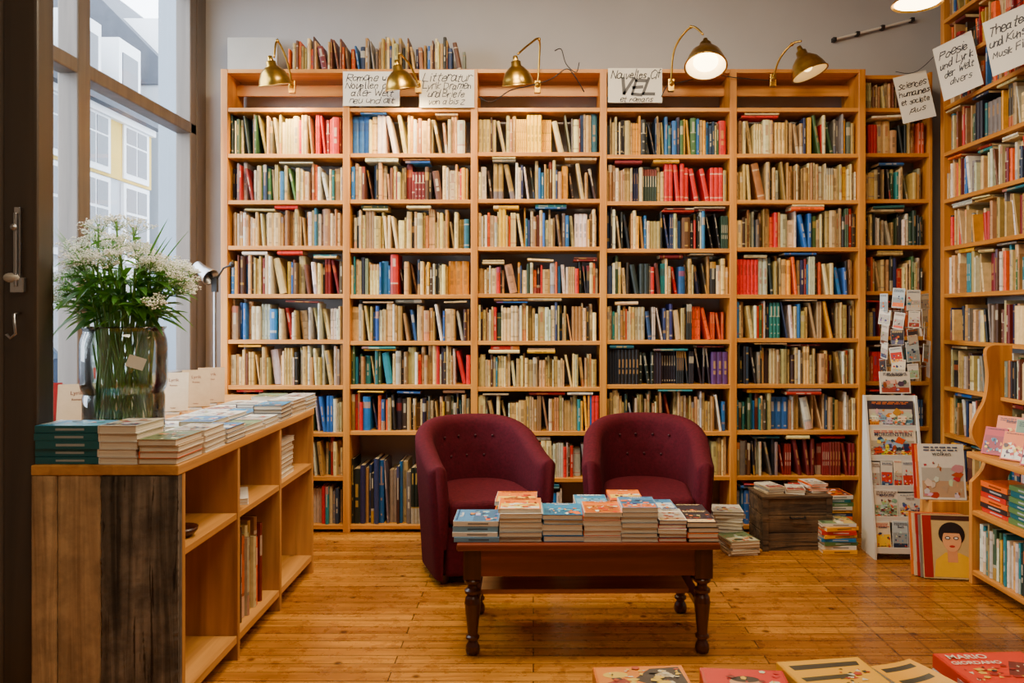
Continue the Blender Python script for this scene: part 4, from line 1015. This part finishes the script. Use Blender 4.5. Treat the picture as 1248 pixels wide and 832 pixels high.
# ---- postcard spinner
ps=empty('postcard_rack',PX(1100,4.92),4.92,0,0,'tall wire postcard rack with hanging cards','rack')
b=MB(); b.lathe([(.11,0),(.11,.015),(.02,.03)],24,cap0=True); b.tube([(0,0,.02),(0,0,1.5)],.01,10)
for z in (1.08,1.2,1.32,1.42):
    b.tube([(.13*math.cos(a*math.pi/8),.13*math.sin(a*math.pi/8),z) for a in range(17)],.003,5)
    for a in range(4): b.tube([(0,0,z),(.13*math.cos(a*math.pi/2),.13*math.sin(a*math.pi/2),z)],.003,5)
b.obj('wire_stand',M_STEEL,ps)
for z in (1.0,1.12,1.23,1.33,1.42):
    for a in range(-2,3):
        if R()<.08: continue
        an=-90+a*36; MM=T(.145*math.cos(math.radians(an)),.145*math.sin(math.radians(an)),z+U(-.02,.02))@RZ(an+90+U(-14,14))@RY(U(-9,9))
        hh=U(.08,.125); ww=U(.028,.042)
        b=MB(); b.box(-ww,ww,0,.003,0,hh,lin((206,200,190)),M=MM); randart(b,-ww+.001,ww-.001,.003,hh-.003,.0005,MM@RX(90),random.choice(LPAL+[PALS[4],PALS[2],PALS[5]]),14)
        b.obj('postcard',M_PRINT,ps,recalc=False)
standbook(PX(1093,4.66),4.68,.93,.18,.13,.008,0,8,'white',(226,214,200),4,[('Kalender',.026,.84,K_)],'standing above the leaflet rack','cards above the leaflet rack')
# ---- picture books
def bigbook(px0,px1,py0,py1,Y,rz,tilt,cn,cc,art,title,n=5,zb=None):
    w_=(px1-px0)*Y/F; h_=(py1-py0)*Y/F; x=PX((px0+px1)/2,Y); z=zb if zb is not None else .004
    for k in range(n-1,-1,-1):
        nn,c2=(cn,cc) if k==0 else random.choice([('red',(150,40,34)),('cream',(204,186,150)),('dark brown',(60,44,36)),('grey',(120,112,104)),('orange',(200,110,50))])
        e=standbook(x-k*.010,Y+k*.0145,z,w_,h_*U(.96,1) if k else h_,.012,rz,tilt,nn+' large picture',c2,art if k==0 else None,title if k==0 else None,'standing beside the side bookcase','picture books beside the side bookcase')
        if k==0: e0=e
    return e0
lb=empty('display_bin',2.30,4.345,0,0,'small wooden box holding upright picture books','box')
b=MB(); b.box(-.135,.135,-.065,.07,0,.385); b.obj('box_body',M_SHELF_V,lb,bevel=.004)
bigbook(1123,1176,550,617,4.31,-6,9,'pale',(206,200,178),4,[('wolken',.034,.82,K_)],3,zb=.386)
e=bigbook(1128,1188,626,702,4.16,-8,9,'cream',(204,176,124),None,None,5)
b=MB(); t=.0125
def disc(cx,cy,rx,ry,col,z,n=24): b.add([(cx+rx*math.cos(2*math.pi*i/n),cy+ry*math.sin(2*math.pi*i/n),z) for i in range(n)],[tuple(range(n))],lin(col))
b.add([(-.13,-.16,t+.0003),(-.085,-.16,t+.0003),(-.085,.16,t+.0003),(-.13,.16,t+.0003)],[(0,1,2,3)],lin((150,40,36)))
b.add([(-.085,.135,t+.0003),(.13,.135,t+.0003),(.13,.16,t+.0003),(-.085,.16,t+.0003)],[(0,1,2,3)],lin((70,44,36)))
b.add([(-.08,-.155,t+.0004),(.12,-.155,t+.0004),(.11,-.06,t+.0004),(.05,-.03,t+.0004),(-.02,-.03,t+.0004),(-.07,-.07,t+.0004)],[(0,1,2,3,4,5)],lin((230,180,30)))
b.add([(-.01,-.08,t+.0008),(.04,-.08,t+.0008),(.04,.0,t+.0008),(-.01,.0,t+.0008)],[(0,1,2,3)],lin((214,150,104)))
disc(.015,.065,.066,.062,(30,24,26),t+.0010)
disc(.015,.035,.047,.060,(224,166,120),t+.0013); b.add([(-.03,.07,t+.0016),(.06,.07,t+.0016),(.055,.095,t+.0016),(-.02,.1,t+.0016)],[(0,1,2,3)],lin((30,24,26)))
for s in (-.006,.036): disc(s,.045,.014,.009,(40,30,30),t+.0018); disc(s,.045,.009,.005,(235,230,220),t+.0020)
disc(.015,.002,.014,.006,(170,40,40),t+.0018)
b.obj('cover_print',M_PRINT,e,recalc=False)
# ---- chest
crx=PX(963,4.78)
cr=empty('wooden_chest',crx,4.80,0,3,'worn brown wooden chest on the floor','chest')
cw=.205; cd=.13; chh=.31
b=MB()
for k in range(3):
    z0=.006+k*.102; z1=z0+.098; j=U(-.005,.005)
    b.box(-cw+j,cw+j,-cd,-cd+.014,z0,z1); b.box(-cw,cw,cd-.014,cd,z0,z1); b.box(-cw,-cw+.014,-cd+.015,cd-.015,z0,z1); b.box(cw-.014,cw,-cd+.015,cd-.015,z0,z1)
b.box(-cw,cw,-cd,cd,0,.006)
b.obj('chest_body',M_CRATE,cr,bevel=.003)
for sx in (-1,1):
    b=MB(); b.box(min(sx*(cw+.006),sx*(cw-.03)),max(sx*(cw+.006),sx*(cw-.03)),-cd-.007,-cd-.0005,0,chh); b.obj('corner_batten',M_CRATE,cr,bevel=.002)
b=MB(); b.tube([(-.045,-cd-.002,.20),(-.045,-cd-.02,.195),(.045,-cd-.02,.195),(.045,-cd-.002,.20)],.005); b.obj('handle',M_BLACK,cr)
bx('lid',-cw-.008,cw+.008,-cd-.01,cd,chh,chh+.014,M_CRATE,cr,bevel=.003)
for (dx,dy,n,rt,cc) in ((-.12,.0,3,14,('cr','gr')),(.03,-.01,2,-14,('wh','tn','cr')),(.155,.03,4,5,('wh','or_'))):
    stack(crx+dx,4.80+dy,chh+.0155,.11,.17,n,.013,rt,cs(*cc),'lying on the brown chest','papers on the chest',4,None,7)
WF='piled on the floor by the bookcase'; GF='books piled on the floor'
stack(1.20,4.90,.001,.19,.20,9,.021,-6,cs('cr','wh','tn','dk','cr'),WF,GF,4,None,7)
stack(1.21,4.66,.001,.18,.20,5,.017,10,cs('tn','cr','wh'),WF,GF,3,None,9)
stack(1.87,4.94,.001,.20,.18,13,.021,90,cs('nv','yl','wh','gn','te','wh','or_'),WF,GF,0,None,6)
stack(1.79,4.69,.001,.18,.20,8,.022,93,cs('yl','wh','gn','bl','yl','rd'),WF,GF,3,None,8)
# ---- foreground table with books
ft=empty('display_table',1.0,.70,0,0,'wooden display table covered with paperbacks','table')
FT=.832
bx('table_top',-.92,.92,-.42,.40,FT-.03,FT,M_OAK_X,ft,bevel=.004)
for sx in (-.86,.86):
    for sy in (-.37,.34): bx('leg',sx-.03,sx+.03,sy-.03,sy+.03,0,FT-.031,M_OAK_Z,ft,bevel=.003)
WFt='lying on the display table'; GFt='paperbacks on the display table'
def fgcover(xc,yf,w,t,rot,cn,cc,shapes,texts,n_under=0,ucols=None,speck=None):
    zz=FT+.001
    for k in range(n_under):
        flatbook(xc,yf-.10,zz,w,.20,t,rot+U(-2,2),ucols[k%len(ucols)][0],lin(ucols[k%len(ucols)][1]),WFt,GFt); zz+=t+.0006
    e=flatbook(xc,yf-.10,zz,w,.20,t,rot,cn,lin(cc),WFt,GFt)
    a=MB(); q=t+.0003
    for poly,col in shapes:
        a.add([(-w/2+px*w,-.1+py*.2,q) for px,py in poly],[tuple(range(len(poly)))],lin(col)); q+=.00012
    if speck:
        (sx0,sx1,sy0,sy1,cols,n)=speck
        for i in range(n):
            cx,cy=U(sx0,sx1),U(sy0,sy1); r=U(.012,.05); k=random.choice([3,4,5]); a0=U(0,6); st_=U(.4,2)
            a.add([(-w/2+min(.97,max(.03,cx+r*st_*math.cos(a0+j*6.283/k)))*w,-.1+(cy+r*.6*math.sin(a0+j*6.283/k))*.2,q) for j in range(k)],[tuple(range(k))],lin(random.choice(cols))); q+=.00003
    for (s,sz,tx,ty,col,sh) in texts: addtext(a,s,sz,T(-w/2+tx*w,-.1+ty*.2,q+.0003),lin(col),sh,.0003)
    a.obj('cover_print',M_PRINT,e,recalc=False)
def rc_(a,b,c,d): return [(a,c),(b,c),(b,d),(a,d)]
def circ(cx,cy,rx,ry,n=14): return [(cx+rx*math.cos(6.2832*i/n),cy+ry*math.sin(6.2832*i/n)) for i in range(n)]
fgcover(.163,1.195,.135,.026,3,'orange',(222,130,30),[(rc_(.02,.98,.02,.98),(232,146,20)),([(.4,.78),(.62,.95),(.95,.97),(.97,.7),(.6,.68)],(54,44,42)),(circ(.22,.86,.14,.05),(240,206,90)),([(.05,.72),(.3,.8),(.38,.7)],(150,50,36)),(circ(.75,.84,.1,.04),(214,196,160))],[('MOROCCANO',.015,.5,.60,(246,236,210),0)],0,None,(.1,.95,.7,.96,[(240,206,90),(190,80,40),(60,50,46),(236,226,200)],36))
fgcover(.305,1.19,.122,.024,-5,'red',(186,26,28),[(rc_(.03,.97,.02,.98),(204,22,24)),(circ(.5,.78,.2,.08),(226,176,140)),(circ(.5,.83,.17,.05),(40,26,26))],[],0,None,(.08,.95,.55,.96,[(240,200,80),(230,226,200),(120,20,30),(190,30,30)],34))
fgcover(.452,1.215,.132,.028,8,'yellow',(234,180,10),[(rc_(.02,.98,.02,.98),(238,182,0)),([(.1,.84),(.9,.86),(.92,.93),(.08,.92)],(50,44,30)),([(.1,.66),(.7,.68),(.7,.74),(.08,.72)],(60,54,30))],[],0,None,(.5,.95,.56,.82,[(180,60,40),(60,54,30),(240,230,200)],22))
# slightly curled yellow magazine
cm=empty('magazine',.572,1.105,FT+.001,14,'yellow magazine with gently curled cover lying on the display table','magazine')
b=MB(); vs=[];fs=[];cs_=[]
nx_,ny_=8,16
for j in range(ny_+1):
    for i in range(nx_+1):
        u=i/nx_; v=j/ny_; vs.append((-.035+.070*u,-.10+.205*v,.0245+.012*(u**3)*math.sin(1.2+v*1.6)))
for j in range(ny_):
    for i in range(nx_):
        a=j*(nx_+1)+i; fs.append((a,a+1,a+nx_+2,a+nx_+1)); 
        cs_.append(lin((238,178,0)) if not (j in (14,11) and 1<=i<=6) else lin((46,42,30)))
b.add(vs,fs,cs_); b.obj('cover',M_PRINT,cm,recalc=False)
b=MB(); b.box(-.035,.034,-.10,.103,0,.0235); b.obj('page_block',M_PAGE,cm)
fgcover(.684,1.205,.138,.021,3,'red',(206,60,30),[(rc_(.02,.98,.02,.98),(214,60,26)),([(.5,.62),(.7,.84),(.95,.78),(.9,.55)],(110,44,40))],[('MARIO',.020,.30,.91,(240,230,214),0),('GIORDANO',.014,.32,.81,(240,230,214),0)],1,cs('wh'),(.1,.95,.55,.76,[(236,190,90),(240,226,200),(150,40,36),(60,50,60)],34))
fgcover(.834,1.21,.142,.022,-5,'burgundy',(104,40,46),[(rc_(.02,.98,.02,.98),(106,40,46)),(rc_(.06,.94,.5,.78),(160,120,104))],[('LARSSON',.018,.5,.88,(228,218,206),0)],1,cs('wh'),(.1,.9,.52,.76,[(70,40,44),(226,200,160),(150,70,60)],34))
stack(.995,1.09,FT+.001,.14,.2,2,.022,0,cs('wh','nv'),WFt,GFt,1)
# ---------------------------------------------------------------- exterior
M_Y=mat('yellow_render',(206,176,96),.9,0,.04,2); M_G=mat('pale_render',(178,182,186),.9,0,.04,2); M_ROOF=mat('slate_roof',(70,74,82),.8,0,.15,6); M_BG=mat('blue_grey_render',(116,124,132),.9,0,.04,2)
M_WIN=mat('dark_pane',(40,50,62),.15); M_WF=mat('white_frame',(230,232,234),.6); M_ASPH=mat('asphalt',(80,80,82),.9,0,.1,8)
struct(bx('ground_outside',-30,XL-.13,-5,45,-.25,-.15,M_ASPH),'grey asphalt street outside the window','street')
def building(x,y0,y1,h,m,label,band=None):
    e=empty('building',x,y0,-.15,0,label,'building')
    b=MB(); b.box(-6,0,0,y1-y0,0,h); b.obj('facade',m,e)
    if band:
        b=MB(); b.box(0,.04,0,y1-y0,band[0],band[1]); b.obj('painted_band',M_Y,e)
    b=MB(); b.box(0,.16,0,y1-y0,h-.15,h); b.obj('cornice',M_WF,e)
    b=MB(); b.prism([(-6.2,h),(.35,h),(.35,h+.2),(-3,h+3.6)],-.05,y1-y0+.05,'Y'); b.obj('roof',M_ROOF,e)
    y=.5
    while y+1.1<y1-y0:
        for (z,wh_) in ((.7,1.7),(2.9,1.6),(4.85,1.05)):
            if z+wh_>h-.1: continue
            b=MB(); b.box(.0,.08,y-.12,y+1.06,z-.14,z+wh_+.1); b.obj('window_frame',M_WF,e)
            b=MB()
            for (a,c) in ((y,y+.44),(y+.5,y+.94)):
                b.box(.08,.09,a,c,z,z+wh_*.62); b.box(.08,.09,a,c,z+wh_*.66,z+wh_)
            b.obj('window_pane',M_WIN,e)
        b=MB(); b.box(-1.6,-.1,y,y+1.0,h+.2,h+1.9); b.obj('dormer',M_WF,e)
        b=MB(); b.box(-.1,-.08,y+.15,y+.85,h+.5,h+1.6); b.obj('window_pane',M_WIN,e)
        y+=1.75
building(-9.5,9,19.5,6.1,M_G,'pale rendered house with yellow band and slate dormer roof',(4.65,6.0))
building(-9.5,20.3,34,7.5,M_G,'pale rendered house further down the street')
e=empty('building',-5.0,10.5,-.15,0,'blue-grey rendered building beside the street','building')
b=MB(); b.box(0,2.4,0,8,0,11); b.obj('facade',M_BG,e)
b=MB(); b.box(-.1,2.5,-.1,8.1,11,11.3); b.obj('roof',M_ROOF,e)
M_CAR=mat('dark_blue_car_paint',(40,52,68),.25,.3); M_TYRE=mat('tyre',(25,25,26),.8); M_CG=mat('car_glass',(60,72,84),.08); M_RED=mat('tail_light',(170,30,28),.3)
ce=empty('car',-6.7,8.4,-.15,0,'dark blue parked car in the street','car')
b=MB(); b.prism([(-2.1,.3),(2.1,.3),(2.15,.6),(2.1,.9),(1.5,1.0),(.9,1.42),(-.9,1.45),(-1.7,1.0),(-2.1,.92),(-2.15,.6)],-.85,.85,'X'); b.obj('car_body',M_CAR,ce,bevel=.06,segs=3)
b=MB(); b.prism([(1.35,1.02),(.85,1.36),(-.85,1.39),(-1.5,1.02)],-.862,.862,'X'); b.obj('side_window',M_CG,ce)
for yv in (-1.35,1.35):
    for xv in (-.8,.8):
        b=MB(); b.lathe([(.2,-.1),(.32,-.1),(.32,.1),(.2,.1)],20,M=T(xv,yv,.32)@RY(90),cap0=True,cap1=True); b.obj('wheel',M_TYRE,ce)
for xv in (-.69,.69):
    b=MB(); b.box(xv-.14,xv+.14,2.08,2.17,.7,.85); b.obj('tail_light',M_RED,ce)
# ---------------------------------------------------------------- lights
def area_l(x,y,z,sx,sy,e,col,rot=(0,0,0),portal=False):
    l=bpy.data.lights.new('area','AREA'); l.shape='RECTANGLE'; l.size=sx; l.size_y=sy; l.energy=e; l.color=col
    o=bpy.data.objects.new('area_light',l); COL.objects.link(o); o.location=(x,y,z); o.rotation_euler=[math.radians(v) for v in rot]
    if portal: l.cycles.is_portal=True
WARM=(1,.81,.55)
area_l(-.4,3.3,3.6,.8,.6,84,WARM,(12,0,0))
area_l(.9,3.2,3.6,.7,.5,48,WARM,(12,0,0))
area_l(.0,.8,3.5,1.2,.8,34,WARM,(30,0,0))  # unseen fill light added to brighten the room from the camera side
area_l(XL-.09,(WY0+WY1)/2,(WZ0+WZ1)/2,2.6,2.44,1,(1,1,1),(0,-90,0),True)
w=bpy.data.worlds.new('World'); bpy.context.scene.world=w; w.use_nodes=True
bg=w.node_tree.nodes['Background']; bg.inputs[0].default_value=(.82,.90,1,1); bg.inputs[1].default_value=12.0
cam=bpy.data.cameras.new('Camera'); co=bpy.data.objects.new('Camera',cam); COL.objects.link(co)
co.location=(0,0,CH); co.rotation_euler=(math.radians(90),0,0); cam.sensor_width=36; cam.lens=36*F/1248
cam.shift_x=-(VX-624)/1248; cam.shift_y=-(416-VY)/1248; cam.clip_end=200
bpy.context.scene.camera=co
